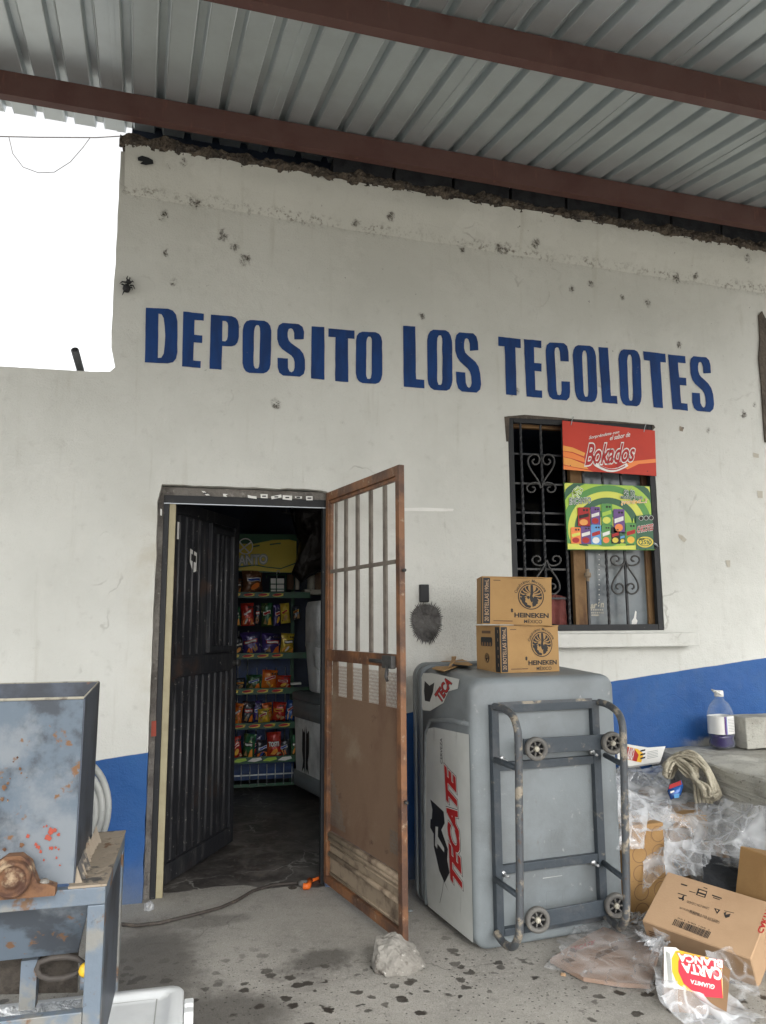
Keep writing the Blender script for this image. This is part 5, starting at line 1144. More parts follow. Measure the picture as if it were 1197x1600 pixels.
# grey coolers indoors
def cooler_box(mb, c, w, d, h, r, mats, taper=.03, ang=0):
    T = Matrix.Translation(c) @ Matrix.Rotation(ang, 4, 'Z'); z0 = 0; m1, m2 = mats
    mb.loft([rring(w-taper*2-.03, d-taper*2-.03, r, 0), rring(w-taper*2, d-taper*2, r, .015), rring(w-.004, d-.004, r, h*.86)], m1, True, T); return T
gi = thing('wheeled_cooler', 'big grey and white wheeled cooler with a black eagle mark, inside by the door', 'cooler', (1.16, 2.0, 0))
ang = radians(14); cc = Vector((1.12, 2.00, .10)); mb = MB(); T = cooler_box(mb, cc, .56, .62, .80, .05, (m_lcool, m_grey), .02, ang); mb.build('body', gi)
mb = MB(); T2 = T @ Matrix.Translation((0, 0, .0)); mb.loft([rring(.56,.62,.05,.545), rring(.575,.635,.05,.55), rring(.575,.635,.05,.68)], m_grey, True, T2); mb.build('collar', gi)
mb = MB(); mb.loft([rring(.58,.64,.05,.685), rring(.59,.65,.05,.69), rring(.585,.645,.05,.735), rring(.55,.61,.05,.75)], m_grey2, True, T2); mb.build('lid', gi)
mb = MB(); mb.loft([rring(.53,.59,.05,-.004), rring(.555,.612,.05,.004), rring(.56,.617,.05,.12)], m_grey, True, T2); mb.build('base', gi)
pr = Print(lambda u, v, h: T @ Vector((-.279-h, -u, v)), base=.002)
for sg in (-1, 1): pr.poly([(sg*.01-.0,.50),(sg*.03,.44),(sg*.07,.47),(sg*.075,.30),(sg*.05,.22),(sg*.075,.13),(sg*.03,.17),(sg*.012,.12),(sg*.008,.25)], m_blackink)
pr.build('eagle_print', gi)
pr = Print(lambda u, v, h: T @ Vector((u, -.309-h, v)), base=.002)
for sg in (-1, 1): pr.poly([(-.13+sg*.01,.50),(-.13+sg*.03,.44),(-.13+sg*.07,.47),(-.13+sg*.075,.30),(-.13+sg*.05,.22),(-.13+sg*.075,.13),(-.13+sg*.012,.12)], m_blackink)
pr.build('eagle_print', gi)
mb = MB(); mb.tube([T @ Vector(p) for p in ((.0,-.33,.66),(-.06,-.35,.60),(-.10,-.37,.5))], .008, m_blackink, 6); mb.box((-.14,-.385,.38), (-.07,-.365,.5), m_blackink, T, .004); mb.build('handle', gi)
for sx in (-.2, .2):
    mb = MB(); mb.lathe([(0,-.02),(.075,-.02),(.085,-.01),(.085,.01),(.075,.02),(0,.02)], m_blackink, 24, T @ Matrix.Translation((sx, -.24, -.012)) @ Matrix.Rotation(pi/2, 4, 'Y')); mb.build('wheel', gi)
gs = thing('small_cooler', 'smaller light grey cooler stacked on top of the wheeled cooler indoors', 'cooler', (1.16, 2.1, .86))
mb = MB(); T = cooler_box(mb, Vector((1.09, 2.02, .853)), .42, .34, .47, .05, (m_lcool, m_grey), .03, radians(10)); mb.build('body', gs)
mb = MB(); mb.loft([rring(.42,.34,.05,.36), rring(.45,.37,.055,.37), rring(.45,.37,.055,.69), rring(.42,.34,.05,.74), rring(.36,.28,.04,.745)], m_lcool, True, T @ Matrix.Translation((.02, .0, -.0))); mb.build('lid', gs)
mb = MB(); mb.tube([T @ Vector(p) for p in ((-.21,-.1,.30),(-.215,-.14,.22),(-.17,-.2,.18),(.2,-.21,.18))], .006, m_bolt, 6); mb.build('bail_handle', gs)

# ------------------------------------------------------------------ ice crusher on the left
mc = thing('ice_crusher', 'blue-grey steel ice crusher with a square hopper on a rusty frame', 'machine', (-.8, -1.75, 0))
FY, BYY, ZF = -1.98, -1.42, .705
xr_ = atY(165, 1390, FY).x
hf = atY(130, 1092, FY-.02); hb = atY(155, 1066, BYY-.02)
HX0 = -1.55; HT = (hf.z+hb.z)/2
hx = hf.x; hxb = hb.x; y0, y1 = FY-.01, BYY-.03; bx_ = atY(115, 1385, FY+.03).x; bz = ZF+.01
mb = MB()
def sheet(mb, a, b, c, d, t, m): # quad with thickness along its normal
    a, b, c, d = map(Vector, (a, b, c, d)); n = (b-a).cross(d-a).normalized()*t; mb.prism([a, b, c, d], n, m)
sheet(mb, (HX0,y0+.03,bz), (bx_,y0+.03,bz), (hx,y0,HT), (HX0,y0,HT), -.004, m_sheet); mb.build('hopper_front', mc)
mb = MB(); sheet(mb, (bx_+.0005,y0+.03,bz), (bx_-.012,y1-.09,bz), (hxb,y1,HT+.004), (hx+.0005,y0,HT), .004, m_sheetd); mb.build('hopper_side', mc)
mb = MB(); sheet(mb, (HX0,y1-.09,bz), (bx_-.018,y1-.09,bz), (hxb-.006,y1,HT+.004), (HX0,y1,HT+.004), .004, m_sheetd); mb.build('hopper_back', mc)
mb = MB(); mb.tube([(HX0,y0-.002,HT),(hx,y0-.002,HT),(hxb,y1,HT+.004),(HX0,y1,HT+.004)], .004, m_hub, 5); mb.build('hopper_rim', mc)
pr = Print(pxmap((0, y0+.03, bz), (0, -1, -.056)), base=.007)
C1 = lambda *q: [(x/2.857, 1040+y/2.857) for x, y in q]
rs = random.Random(4)
def blob(cx, cy, r, mm):
    n = 11; pr.poly(C1(*[(cx+r*(.5+.8*rs.random())*cos(2*pi*k/n), cy+r*(.5+.8*rs.random())*sin(2*pi*k/n)) for k in range(n)]), mm)
for cx, cy, r in ((228,740,17),(215,770,15),(245,735,10),(262,755,8),(170,810,12),(182,830,9),(125,762,9),(228,815,9),(250,812,6),(262,820,5),(252,858,6),(196,868,5),(268,892,5),(160,798,7),(208,716,5),(196,720,4)): blob(cx, cy, r, m_chip)
for cx, cy, r in ((20,545,12),(35,525,8),(90,460,7),(78,410,5),(95,480,5),(10,595,10),(35,602,6),(95,800,12),(20,820,9),(60,430,4),(120,500,3),(45,505,4),(8,500,5)): blob(cx, cy, r, m_bear)
pr.build('paint_chips', mc)
# table frame
mb = MB(); mb.box((HX0, FY, ZF-.045), (xr_, FY+.03, ZF), m_framep, bev=.003); mb.box((xr_-.05, FY+.031, ZF-.045), (xr_, BYY, ZF), m_framep, bev=.003); mb.box((HX0, BYY-.03, ZF-.045), (xr_-.051, BYY, ZF), m_framep, bev=.003); mb.build('top_frame', mc)
mb = MB(); vs = []; 
mb.box((bx_-.01, FY+.0, ZF+.001), (xr_+.002, BYY+.0, ZF+.007), m_flake); mb.build('top_plate', mc)
mb = MB()
for k in range(40): 
    p = (bx_+.0+.01*rs.random(), y0+.04+(.43)*k/39, ZF+.008); rough = .008+.012*rs.random(); mb.add([(p[0]-rough, p[1]-rough, p[2]), (p[0]+rough, p[1]-rough, p[2]), (p[0]+rough*.6, p[1]+rough, p[2]), (p[0]-.002, p[1], p[2]+rough*2.5)], [(0,1,3),(1,2,3),(2,0,3),(0,2,1)], m_flake)
mb.build('weld_seam', mc)
legs = [(xr_-.045, FY), (xr_-.045, BYY-.045)]
for x, y in legs: mb = MB(); mb.box((x, y, 0), (x+.045, y+.045, ZF-.046), m_framep, bev=.003); mb.build('leg', mc)
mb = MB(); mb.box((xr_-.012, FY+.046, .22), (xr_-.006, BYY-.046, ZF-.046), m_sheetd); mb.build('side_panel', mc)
zr = atY(60, 1590, FY).z; mb = MB(); mb.box((HX0, FY+.002, zr-.04), (xr_-.046, FY+.03, zr), m_framep, bev=.003); mb.build('lower_rail', mc)
mb = MB(); p = lambda x, y, yy: atY(x/2.857, 1040+y/2.857, yy)
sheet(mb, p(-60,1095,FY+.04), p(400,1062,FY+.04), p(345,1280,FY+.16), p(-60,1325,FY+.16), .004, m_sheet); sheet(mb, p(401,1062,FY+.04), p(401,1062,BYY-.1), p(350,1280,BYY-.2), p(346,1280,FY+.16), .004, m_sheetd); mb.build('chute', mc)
mb = MB(); a_ = p(95,1320,FY+.2); b_ = p(160,1450,FY+.2); mb.box((a_.x, FY+.2, b_.z-.05), (b_.x, FY+.24, a_.z), m_bear if False else m_framep); mb.build('outlet', mc)
mb = MB(); sheet(mb, p(-60,1300,FY+.26), p(350,1275,FY+.26), p(345,1460,FY+.26), p(-60,1470,FY+.26), .006, m_dirt_dark); mb.build('dark_backdrop', mc)  # dark sheet standing in for the shaded space below the chute
# bearing
c_ = p(58,950,FY-.046); T = Matrix.Translation(c_) @ Matrix.Rotation(pi/2, 4, 'X')
mb = MB(); mb.lathe([(0,.02),(.020,.02),(.022,.012),(.034,.012),(.036,.02),(.041,.022),(.045,.016),(.047,.0),(.047,-.02),(0,-.02)], m_bear, 28, T)
px_ = [(-.08,-.052),(.105,-.052),(.105,-.03),(.085,-.022),(.06,-.018),(.048,.01),(.04,.035),(.015,.055),(-.02,.055),(-.05,.035),(-.06,.0),(-.08,-.02)]
mb.prism([(c_.x+a, FY-.045, c_.z+b) for a, b in px_], (0, .035, 0), m_bear)
mb.lathe([(0,.018),(.008,.018),(.012,.012),(.013,.0),(0,.0)], m_stone, 10, Matrix.Translation((c_.x+.075, FY-.03, c_.z-.03)))
mb.build('bearing', mc)
mb = MB(); kc = p(382,1358,FY+.02); mb.lathe([(0,.012),(.012,.012),(.018,.006),(.018,-.006),(.01,-.012),(0,-.012)], m_yellowk, 12, Matrix.Translation(kc) @ Matrix.Rotation(pi/2, 4, 'X')); mb.build('knob', mc)
mb = MB(); mb.tube([p(x, y, FY+.10) for x, y in ((360,1362),(330,1380),(280,1395),(220,1398),(180,1385),(165,1355),(175,1325),(230,1305),(300,1300),(345,1308),(370,1325),(372,1400))], .008, m_cable, 8); mb.build('hose', mc)
mb = MB(); mb.tube([p(378,1385,FY+.03), p(376,1440,FY+.03)], .012, m_framep, 8); mb.build('valve_pipe', mc)
# coiled hose behind the hopper
hz = thing('coiled_hose', 'grey-white coiled hose leaning behind the hopper against the blue wall', 'hose', (-.42, -.9, .0))
for k in range(3):
    c_ = p(375,648,-1.25); r = .185-.028*k; yy = -1.25-.02*k
    mb = MB(); mb.tube([(c_.x+r*.72*cos(t)-.05, yy, c_.z+r*sin(t)) for t in [2*pi*i/40 for i in range(41)]], .0125, m_hose, 10, cap=False); mb.build('coil', hz)
# white cooler tub under the machine
wc = thing('white_tub', 'white plastic cooler tub with a recessed lid, standing under the ice crusher', 'cooler', (-.4, -1.6, 0))
ZL = .215; fe = atZ(270, 1538, ZL); xr2 = atZ(287, 1560, ZL).x; nf = -1.95+.0
cxy = ((-1.0+xr2)/2, (fe.y-2.05)/2); wd_ = xr2+1.0; dp = fe.y+2.05
T = Matrix.Translation((cxy[0], cxy[1], 0))
mb = MB(); mb.loft([rring(wd_-.08, dp-.08, .03, 0), rring(wd_-.05, dp-.05, .04, .02), rring(wd_-.03, dp-.03, .04, ZL-.05)], m_wplast, True, T); mb.build('body', wc)
mb = MB(); mb.loft([rring(wd_-.01, dp-.01, .04, ZL-.048), rring(wd_, dp, .045, ZL-.04), rring(wd_, dp, .045, ZL-.008), rring(wd_-.015, dp-.015, .04, ZL), rring(wd_-.09, dp-.09, .025, ZL), rring(wd_-.10, dp-.10, .022, ZL-.008), rring(wd_-.2, dp-.2, .015, ZL-.008)], m_wplast, True, T); mb.build('lid', wc)
mb = MB(); 
for dy in (-.10, -.16): mb.box((xr2+.002, fe.y+dy-.02, ZL-.09), (xr2+.032, fe.y+dy+.02, ZL-.012), m_wplast, bev=.006)
mb.build('hinge', wc)
pr = Print(lambda u, v, h: Vector((u, v, ZL-.0078+h)), base=.001); fx = xr2-.085; pr.stroke([(-.25, fe.y-.075), (fx, fe.y-.075), (fx, -2.0)], .004, m_hose); pr.build('panel_groove', wc)
# crushed ice heap
mb = MB(); vs = []; fs = []; n = 60; m_ = 26; x0, x1 = -1.0, bx_-.02; ya, yb_ = -2.03, fe.y-.03
for i in range(n+1):
    for k in range(m_+1):
        u = i/n; v = k/m_; e = min(u*6, (1-u)*3, 1)*min(v*5, (1-v)*5, 1); vs.append((x0+(x1-x0)*u, ya+(yb_-ya)*v, ZL+.001+max(0, e)*(.045+.02*fbm((u*8, v*5, 1))+.016*abs(fbm((u*50, v*26, 2))))))
fs = [(i*(m_+1)+k, (i+1)*(m_+1)+k, (i+1)*(m_+1)+k+1, i*(m_+1)+k+1) for i in range(n) for k in range(m_)]
mb.add(vs, fs, m_ice, False); tag(mb.build('crushed_ice'), 'white crushed ice heaped under the chute of the machine', 'ice', kind='stuff')

# ------------------------------------------------------------------ rubbish pile between chest and step
def carton(name, label, T, w, d, h, mat, group=None, prints=None, open_=False):
    t = thing(name, label, 'box', T.translation, (0, 0, 0), group); mb = MB(); bm = bmesh.new(); bmesh.ops.create_cube(bm, size=1)
    for v in bm.verts: v.co = Vector(((v.co.x+.5)*w, (v.co.y+.5)*d, (v.co.z+.5)*h))
    bmesh.ops.bevel(bm, geom=bm.edges[:], offset=.004, segments=1, affect='EDGES'); bm.verts.index_update()
    mb.add([v.co.copy() for v in bm.verts], [[v.index for v in f.verts] for f in bm.faces], mat, False, T); bm.free(); mb.build('carton', t)
    if prints: prints(t, T)
    return t
def frame_T(A, B, D):
    A, B, D = map(Vector, (A, B, D)); u = (B-A).normalized(); v = (D-A); v = (v-u*v.dot(u)).normalized(); n = u.cross(v)
    return Matrix.Translation(A) @ Matrix((u, v, n)).transposed().to_4x4()
def barcode(pr, x0, y0, x1, y1, m, L=0, seed=1, vert=False):
    r = random.Random(seed); t = 0
    while t < .97:
        wd = r.choice((.008, .012, .02, .03)); 
        if vert: a = y0+(y1-y0)*t; b = y0+(y1-y0)*min(1, t+wd); pr.poly([(x0,a),(x1,a),(x1,b),(x0,b)], m, L)
        else: a = x0+(x1-x0)*t; b = x0+(x1-x0)*min(1, t+wd); pr.poly([(a,y0),(b,y0),(b,y1),(a,y1)], m, L)
        t += wd+r.choice((.008, .014, .02))
# the near carton: top face from the photo
A0 = Vector((1.874, -1.2, .151)); B0 = Vector((2.097, -1.56, .124)); D0 = Vector((2.095, -1.08, .295))
Tb = frame_T(A0, B0, D0); wB = (B0-A0).length; dB = .29; hB = .16
Tb = Tb @ Matrix.Translation((0, 0, -hB))
def pb(t, T):
    n = T.to_3x3() @ Vector((0, 0, 1)); p0 = T @ Vector((0, 0, hB))
    pr = Print(pxmap(p0, n), base=.0012); S5 = lambda *q: [(840+x/3.353, 1280+y/3.353) for x, y in q]
    a, b, c, d = [Vector(x) for x in S5((705,553),(893,627),(912,592),(720,522))]
    r = random.Random(5); k = 0
    while k < .97:
        wd = r.choice((.01, .014, .022, .03)); pr.poly([a+(b-a)*k, a+(b-a)*min(1, k+wd), d+(c-d)*min(1, k+wd), d+(c-d)*k], m_ink); k += wd+r.choice((.01, .014, .02))
    # reading upside down, as the box lies
    for tx, q in (('FAVOR DE RECICLAR', ((848,492),(745,459),(742,468),(845,502))), ('CONSERVESE EN LUGAR FRESCO', ((955,540),(795,482),(791,490),(951,549))), ('LLEVAR CON CUIDADO', ((900,463),(785,425),(781,437),(896,474))), ('HECHO EN MEXICO', ((952,532),(798,474),(796,480),(950,539))), ('7 501 064 190', ((905,578),(735,513),(733,520),(903,585)))):
        pr.text(tx, S5(*q), [(0, m_ink)], 0)
    for q in (((735,385),(782,400),(781,404),(734,389)), ((915,395),(965,412),(964,418),(914,401)), ((920,408),(955,420),(954,424),(919,412)), ((752,336),(785,346),(783,352),(750,342)), ((870,355),(890,362),(889,366),(869,359)), ((795,375),(828,385),(827,388),(794,378))): pr.poly(S5(*q), m_ink)
    pr.poly(S5((842,362),(890,378),(878,412),(830,396)), m_ink); pr.poly(S5((848,370),(884,382),(880,392),(844,380)), m_card2, 1); pr.poly(S5((840,388),(876,400),(873,406),(837,394)), m_card2, 1)
    pr.poly(S5((770,400),(762,400),(755,412),(735,408),(742,418),(758,420),(757,428),(768,424),(765,414)), m_ink)
    pr.poly(S5((925,465),(958,475),(940,497)), m_ink); pr.poly(S5((934,472),(948,476),(940,486)), m_card2, 1)
    pr.poly(S5((975,490),(990,485),(985,500),(1012,495),(1005,512),(985,518),(980,508)), m_ink); pr.poly(S5((978,478),(1030,490),(1029,493),(977,481)), m_ink)
    pr.text('CARTA', S5((1150,590),(1197,470),(1225,482),(1180,600)), [(0, m_red)], 0, off=.03)
    pr.build('print', t)
    pr = Print(lambda u, v, h: T @ Vector((u, -h, v)), base=.001)
    for k in range(5): pr.poly([(.02,.06+k*.012),(.09,.06+k*.012),(.09,.066+k*.012),(.02,.066+k*.012)], m_inkb)
    pr.build('side_print', t)
carton('barcode_carton', 'tan cardboard carton with a large upside-down barcode, tilted on the pile', Tb, wB+.02, dB, hB, m_card2, None, pb)
# tall brown cartons behind the chest
T = Matrix.Translation((2.02, -.86, 0)) @ Matrix.Rotation(radians(6), 4, 'Z')
def pc(t, T):
    pr = Print(lambda u, v, h: T @ Vector((u, -h, v)), base=.001)
    for i in range(2):
        for k in range(5): pr.ell(.07+i*.115, .05+k*.085, .042, .038, m_card3, 0, 24, 0, .90)
    pr.build('print', t)
carton('tall_carton', 'brown cardboard carton with embossed rings standing right behind the ice chest', T, .22, .33, .44, m_card, 'cartons buried in the rubbish pile', pc)
T = Matrix.Translation((2.28, -.62, .0)) @ Matrix.Rotation(radians(-24), 4, 'Z')
carton('buried_carton', 'brown carton poking through the plastic left of the rope bundle', T, .30, .30, .43, m_card, 'cartons buried in the rubbish pile')
T = Matrix.Translation((2.20, -1.12, 0)) @ Matrix.Rotation(radians(-30), 4, 'Z')
carton('under_carton', 'half-hidden dark brown carton supporting the barcode carton', T, .40, .28, .13, m_card3, 'cartons buried in the rubbish pile')
# right edge carton, standing
a = atY(1181, 1420, -1.45); b = atY(1205, 1310, -1.32)
Tr = Matrix.Translation((a.x+.045, -1.44, .08)) @ Matrix.Rotation(radians(4), 4, 'Z') @ Matrix.Rotation(radians(13), 4, 'Y')
def pd(t, T):
    pr = Print(lambda u, v, h: T @ Vector((u, -h, v)), base=.001); barcode(pr, .012, .12, .055, .30, m_ink, 0, 3, True); pr.build('print', t)
carton('edge_carton', 'cardboard carton standing on edge at the right border, barcode along its side', Tr, .25, .2, .36, m_card, None, pd)
# brown carton under the plastic with the red and gold print
def flat_T(corners, z, n=(0, 0, 1)): return [at(x, y, (0, 0, z), n) for x, y in corners]
fc = thing('flattened_carton', 'flattened brown beer carton lying on the concrete under clear plastic', 'carton', atZ(950, 1500, 0))
S5f = lambda *q: [(840+x/3.353, 1280+y/3.353) for x, y in q]
pts = [atZ(*p, .018) for p in S5f((65,735),(205,640),(345,565),(640,680),(590,870),(430,860),(240,830))]
mb = MB(); mb.prism([(p.x, p.y, .004) for p in pts], (0, 0, .016), pm('dull carton brown', (.31,.215,.16), .9, var=((.25,.17,.125), 6, .4, .7))); mb.build('carton', fc)
pr = Print(lambda u, v, h: atZ(u, v, .020+h), base=.0008)
pr.text('TECATE', S5f((175,697),(295,655),(303,632),(170,672)), [(0, m_chip)], 0, off=.04, shear=.1)
for q in (((175,672),(168,690),(200,700),(210,684)), ((310,700),(300,735),(425,680),(420,660)), ((130,735),(170,725),(200,740),(160,752))): pr.poly(S5f(*q), m_inkb)
pr.build('print', fc)
# film sheets
def film(name, label, poly, hfun, mat, amp=.02, sc=9, group='clear plastic bags in the rubbish pile', cat='plastic bag', res=70, seed=0, plane=None, edge=.0):
    """crumpled sheet over a quad of ground-plan corners (x, y); hfun gives the height it is draped at"""
    A, B, C_, D = [Vector(p) for p in poly]; vs = []; fs = []
    for i in range(res+1):
        for k in range(res+1):
            u = i/res; v = k/res; ed = (.04*fbm((u*5+seed, v*5, 9)))
            p = (A*(1-u)+B*u)*(1-v)+(D*(1-u)+C_*u)*v
            q = p.copy(); 
            if len(p) == 2: q = Vector((p.x+ed, p.y+ed*.7*fbm((v*6, u*5, seed)), hfun(p.x, p.y)))
            s = Vector((q.x*sc*.62+seed, q.y*sc*.62, q.z*sc*.62)); r = noise.ridged_multi_fractal(s*.5, 1.0, 2.1, 3, 1.0, 2.0)-1.0
            nrm = Vector((.35*noise.noise(s*.8+Vector((7,0,0))), -.45, .8)); vs.append(q+nrm*amp*1.25*r+Vector((noise.noise(s), noise.noise(s+Vector((5,5,5))), noise.noise(s+Vector((9,2,1)))))*amp*.6)
    fs = [(i*(res+1)+k, (i+1)*(res+1)+k, (i+1)*(res+1)+k+1, i*(res+1)+k+1) for i in range(res) for k in range(res)]
    for i, p in enumerate(vs):
        if p.z < .006: p.z = .006+.003*abs(noise.noise(p*30))
    mb = MB(); mb.add(vs, fs, mat, True); return tag(mb.build(name, recalc=False), label, cat, group)
def px3(q): return [at(x, y, p0, n) for (x, y, p0, n) in q]
def pxfilm(name, label, quad, mat, **k):
    """quad: four (px, py, world y) corners"""
    return film(name, label, [atY(*q) for q in quad], None, mat, **k)
# inner fill of the pile, so that no hole shows behind the film
mb = MB(); vs = []; fs = []; n = 40
for i in range(n+1):
    for k in range(n+1):
        x = 1.98+.70*i/n; y = -.80+.79*k/n; e = min(1, (y+.80)*9+.12, (2.70-x)*12+.3); vs.append((x, y, max(.01, (.36+.18*(y+.8)/.8)*e+.03*fbm((x*6, y*6, 2)))))
fs = [(i*(n+1)+k, (i+1)*(n+1)+k, (i+1)*(n+1)+k+1, i*(n+1)+k+1) for i in range(n) for k in range(n)]
mb.add(vs, fs, pm('dim rubbish mass', (.36,.36,.35), .6, var=((.30,.19,.10), 5, .5, .56), var2=((.10,.10,.10), 8, .6, .64), bump=(18,1,.04)), True); tag(mb.build('rubbish_mass'), 'tangled mass of paper and film scraps under the plastic bags', 'rubbish', kind='stuff')
R = film
pxfilm('plastic_bag', 'crumpled clear bag at the back of the pile, under the white printed carton', [(955,1290,-.72),(1040,1275,-.70),(1050,1195,-.25),(958,1200,-.3)], m_film2, amp=.035, sc=14, seed=1)
pxfilm('plastic_bag', 'long clear bag draped over the tall brown carton beside the ice chest', [(1005,1400,-.93),(1045,1355,-.90),(1040,1262,-.72),(1000,1268,-.75)], m_film2, amp=.03, sc=16, seed=2)
pxfilm('plastic_bag', 'clear bag hanging over the brown carton in the middle of the pile', [(1045,1350,-.95),(1108,1380,-.98),(1112,1275,-.70),(1040,1265,-.72)], m_film2, amp=.035, sc=15, seed=3)
pxfilm('plastic_bag', 'clear bag spread below the rope bundle and the blue packet', [(990,1315,-.82),(1100,1320,-.85),(1100,1240,-.5),(985,1235,-.5)], m_film, amp=.04, sc=12, seed=4)
pxfilm('plastic_bag', 'wide sheet of clear plastic trailing down from the concrete step', [(1085,1330,-.95),(1215,1350,-1.15),(1215,1285,-.95),(1085,1245,-.62)], m_film2, amp=.03, sc=11, seed=5)
pxfilm('plastic_bag', 'crumpled film lying in front of the step above the black cloth', [(1095,1345,-1.0),(1210,1360,-1.2),(1205,1310,-1.1),(1100,1295,-.8)], m_film, amp=.045, sc=15, seed=6)
pxfilm('plastic_bag', 'strip of clear film pressed against the side of the concrete step', [(1105,1290,-.75),(1215,1320,-1.2),(1215,1262,-1.2),(1110,1245,-.6)], m_film, amp=.02, sc=10, seed=7)
pxfilm('plastic_bag', 'small crumpled bag between the blue packet and the tall brown carton', [(968,1300,-.86),(1048,1296,-.86),(1052,1236,-.55),(962,1232,-.6)], m_film2, amp=.035, sc=13, seed=15)
pxfilm('plastic_bag', 'clear bag slumped over the edge of the concrete step, right of the rope', [(1108,1325,-1.0),(1200,1335,-1.2),(1206,1262,-1.12),(1125,1250,-.8)], m_film2, amp=.04, sc=10, seed=16)
pxfilm('plastic_bag', 'cloudy bag bulging between the wheeled frame and the tall brown carton', [(958,1330,-.90),(1010,1325,-.94),(1012,1262,-.8),(958,1262,-.8)], m_film2, amp=.03, sc=12, seed=17)
pxfilm('plastic_bag', 'cloudy bag heaped behind the barcode carton, left of the black cloth', [(1040,1362,-1.02),(1112,1372,-1.06),(1115,1318,-.92),(1045,1312,-.9)], m_film2, amp=.045, sc=11, seed=18)
def gz(x, y): return .03+.03*max(0, fbm((x*5, y*5, 1)))
P2 = lambda px, py, z=.03: atZ(px, py, z).xy
film('plastic_bag', 'clear plastic sheet wrapped over the flattened carton on the floor', [P2(850,1520), P2(1018,1562), P2(1040,1462), P2(905,1440)], lambda x, y: .048, m_film3, amp=.014, sc=10, seed=8)
film('plastic_bag', 'bunched film between the flattened carton and the barcode carton', [P2(1000,1490,.05), P2(1045,1500,.05), P2(1045,1420,.1), P2(985,1430,.05)], lambda x, y: .07+.03*fbm((x*9, y*9, 0)), m_film2, amp=.05, sc=12, seed=9)
film('plastic_bag', 'clear plastic strip trailing at the foot of the ice chest', [P2(960,1455), P2(1040,1480), P2(1035,1462), P2(975,1440)], lambda x, y: .05, m_film2, amp=.03, sc=14, seed=10, res=24)
# carta blanca carton in its bag
n_c = Vector((-.28, -.62, .73)).normalized(); pc0 = Vector((1.93, -1.56, .13))
cc4 = [at(x, y, pc0, n_c) for x, y in S5f((662,880),(970,938),(970,757),(664,665))]
cb = thing('red_gold_carton', 'red, gold and white beer carton lying upside down in a clear bag', 'box', pc0)
mb = MB(); cbp = [at(x, y, pc0, n_c) for x, y in S5f((660,905),(700,1010),(985,1068),(1010,790),(940,735),(664,665))]
mb.prism(cbp, -n_c*.13, m_card3); mb.build('carton', cb)
pr = Print(pxmap(pc0, n_c), base=.0012)
pr.poly(S5f((662,668),(724,672),(748,690),(800,704),(860,716),(965,740),(972,938),(880,930),(780,895),(662,880)), m_white, 0)
pr.poly(S5f((722,690),(745,687),(800,703),(962,740),(972,938),(880,930),(775,893),(730,860),(705,800),(702,730)), m_yolk, 1)
pr.poly(S5f((752,708),(800,712),(955,748),(971,938),(880,930),(810,900),(765,860),(738,800),(738,745)), m_pink, 2)
pr.text('CARTA', S5f((962,778),(752,752),(762,800),(968,848)), [(.05, m_red), (.01, m_white)], 3, off=.04)
pr.text('BLANCA', S5f((968,738),(733,700),(735,742),(970,780)), [(.05, m_red), (.01, m_white)], 3, off=.04)
pr.text('GUAMITA', S5f((930,868),(800,838),(800,860),(925,892)), [(0, m_white)], 3, off=.03)
for k in range(8): pr.poly(S5f((672+k*3,690+k*2),(674+k*3,690+k*2),(688+k*3,860),(686+k*3,860)), m_hose, 3)
pr.build('print', cb)
pxfilm('plastic_bag', 'large milky bag holding the red and gold carton', [(1032,1562,-1.66),(1105,1640,-1.80),(1200,1610,-1.76),(1140,1540,-1.6)], m_film2, amp=.05, sc=10, seed=11)
pxfilm('plastic_bag', 'open mouth of a clear bag rising right of the red and gold carton', [(1128,1560,-1.66),(1188,1570,-1.7),(1165,1480,-1.50),(1098,1486,-1.5)], m_film, amp=.04, sc=11, seed=12)
pxfilm('plastic_bag', 'twisted film at the left side of the red and gold carton', [(1022,1550,-1.55),(1062,1600,-1.7),(1045,1462,-1.35),(1020,1450,-1.25)], m_film, amp=.04, sc=13, seed=13)
# black cloth
bc = [at(x, y, (2.5, -1.1, .25), (-.5, -.5, .75)) for x, y in ((1100,1345),(1190,1350),(1185,1400),(1105,1375))]
film('black_cloth', 'crumpled black bag cloth lying behind the barcode carton', [atY(1098,1385,-1.12), atY(1195,1410,-1.3), atY(1180,1335,-1.05), atY(1100,1335,-.98)], None, m_cloth, amp=.03, sc=8, group=None, cat='cloth', seed=20)
# white / red printed carton behind the chest
n_w = Vector((-.1, -.75, .65)).normalized(); pw0 = Vector((2.25, -.35, .56))
wcT = thing('printed_carton', 'white carton panel with red and gold print tucked behind the ice chest', 'box', pw0)
q4 = [at(x, y, pw0, n_w) for x, y in ((965,1160),(1012,1168),(1040,1166),(1032,1190),(985,1197),(965,1192))]
mb = MB(); mb.prism(q4, -n_w*.02, m_white); mb.build('panel', wcT)
S4 = lambda *q: [(930+x/4.483, 1050+y/4.483) for x, y in q]
pr = Print(pxmap(pw0, n_w), base=.0012); pr.poly(S4((190,512),(300,540),(340,572),(322,634),(190,605)), m_yolk); pr.poly(S4((190,516),(275,538),(305,580),(290,628),(190,600)), m_red, 1)
pr.text('BLANCA', S4((222,610),(262,620),(282,535),(240,522)), [(0, m_white)], 2, off=.03)
for k in range(3): pr.poly(S4((318,548+k*26),(352,540+k*26),(350,552+k*26),(316,560+k*26)), m_blackink, 2)
for k in range(5): pr.poly(S4((365,560+k*11),(440,545+k*11),(440,549+k*11),(365,564+k*11)), m_hose, 2)
pr.build('print', wcT)
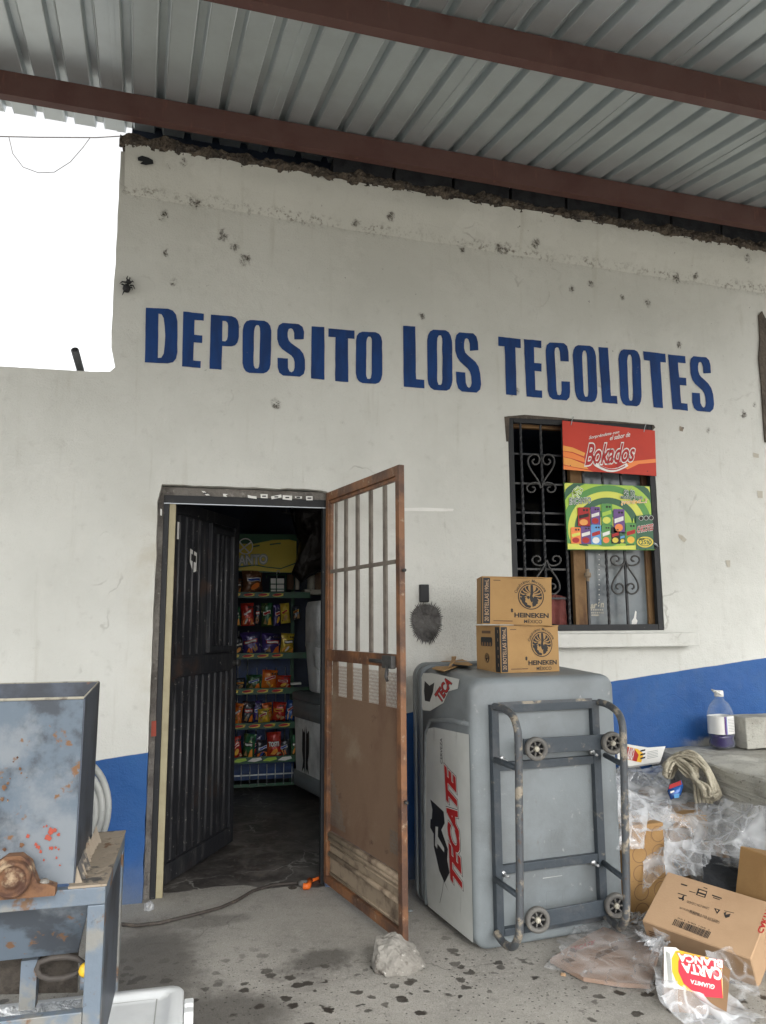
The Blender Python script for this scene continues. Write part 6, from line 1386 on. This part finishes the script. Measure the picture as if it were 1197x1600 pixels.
# blue packet
n_b = Vector((-.35, -.8, .4)).normalized(); pb0 = atY(1053, 1235, -.62)
bp_ = thing('blue_packet', 'small blue and red snack packet on the plastic below the rope bundle', 'packet', pb0)
mb = MB(); cs_ = [at(x, y, pb0, n_b) for x, y in S4((505,835),(520,790),(560,775),(605,755),(620,800),(600,865),(530,895))]; c0 = sum(cs_, Vector())/len(cs_)
mb.loft([[c0+(p-c0)*q-n_b*d for p in cs_] for q, d in ((1, .004), (.93, -.008), (.6, -.014), (.1, -.016))], m_foil[7], True); mb.build('foil', bp_)
pr = Print(pxmap(pb0, n_b), base=.018); pr.poly(S4((522,790),(600,760),(606,788),(515,822)), m_red); pr.poly(S4((550,858),(590,850),(588,880),(555,885)), m_sky); pr.poly(S4((525,838),(553,828),(555,840),(528,850)), m_white); pr.build('print', bp_)
# rope bundle
rope = thing('rope_bundle', 'bundle of dirty beige cloth rope draped over the edge of the concrete step', 'rope', atY(1085, 1210, -.45))
n_r = Vector((-.62, -.62, .48)).normalized(); pr0 = atY(1080, 1215, -.60)
rr = random.Random(11)
def rope_strand(pts, r=.0115):
    P = []
    for i in range(len(pts)-1):
        p0, p1, p2, p3 = [Vector(pts[j]) for j in (max(i-1, 0), i, i+1, min(i+2, len(pts)-1))]
        for k in range(7): t = k/7; P.append(.5*((2*p1)+(p2-p0)*t+(2*p0-5*p1+4*p2-p3)*t*t+(3*p1-p0-3*p2+p3)*t**3))
    mb = MB(); mb.tube(P, r, m_rope, 7, flat=.6); mb.build('strand', rope)
def rpx(x, y, h): q = S4((x, y))[0]; return at(q[0], q[1], pr0, n_r)+n_r*h
for k in range(38):
    o = (k % 22)/21; w_ = lambda: rr.uniform(-9, 9); h = .004+.085*rr.random()
    if k % 3 == 0: pts = [(495+w_(),690+w_()),(530+40*o,640),(600+60*o,590+60*o),(700+60*o,600+70*o),(790,680+50*o),(840-20*o,760+40*o),(880-30*o,870+w_()),(850-80*o,900+w_())]
    elif k % 3 == 1: pts = [(585+w_(),650+w_()),(650+w_(),585+60*o),(730,600+90*o),(800+w_(),690+60*o),(855-50*o,800),(885-60*o,885+w_())]
    else: pts = [(500+50*o,760-30*o),(520+60*o,680),(600,650+40*o),(680,700+60*o),(730-20*o,790),(760+60*o,850),(790+30*o,920+w_())]
    rope_strand([rpx(x, y, h+.012*sin(i*1.3+k)) for i, (x, y) in enumerate(pts)])
for k in range(5): rope_strand([rpx(700+k*26, 800, .03), rpx(705+k*25, 860, .025), rpx(712+k*26, 925+rr.uniform(-15, 10), .01)], .011)
for k in range(4): rope_strand([rpx(640+k*18, 640+k*30, .06), rpx(690+k*10, 655+k*26, .075), rpx(735, 700+k*22, .065), rpx(700-k*10, 760, .05), rpx(640, 745, .06), rpx(600, 700, .06)], .011)
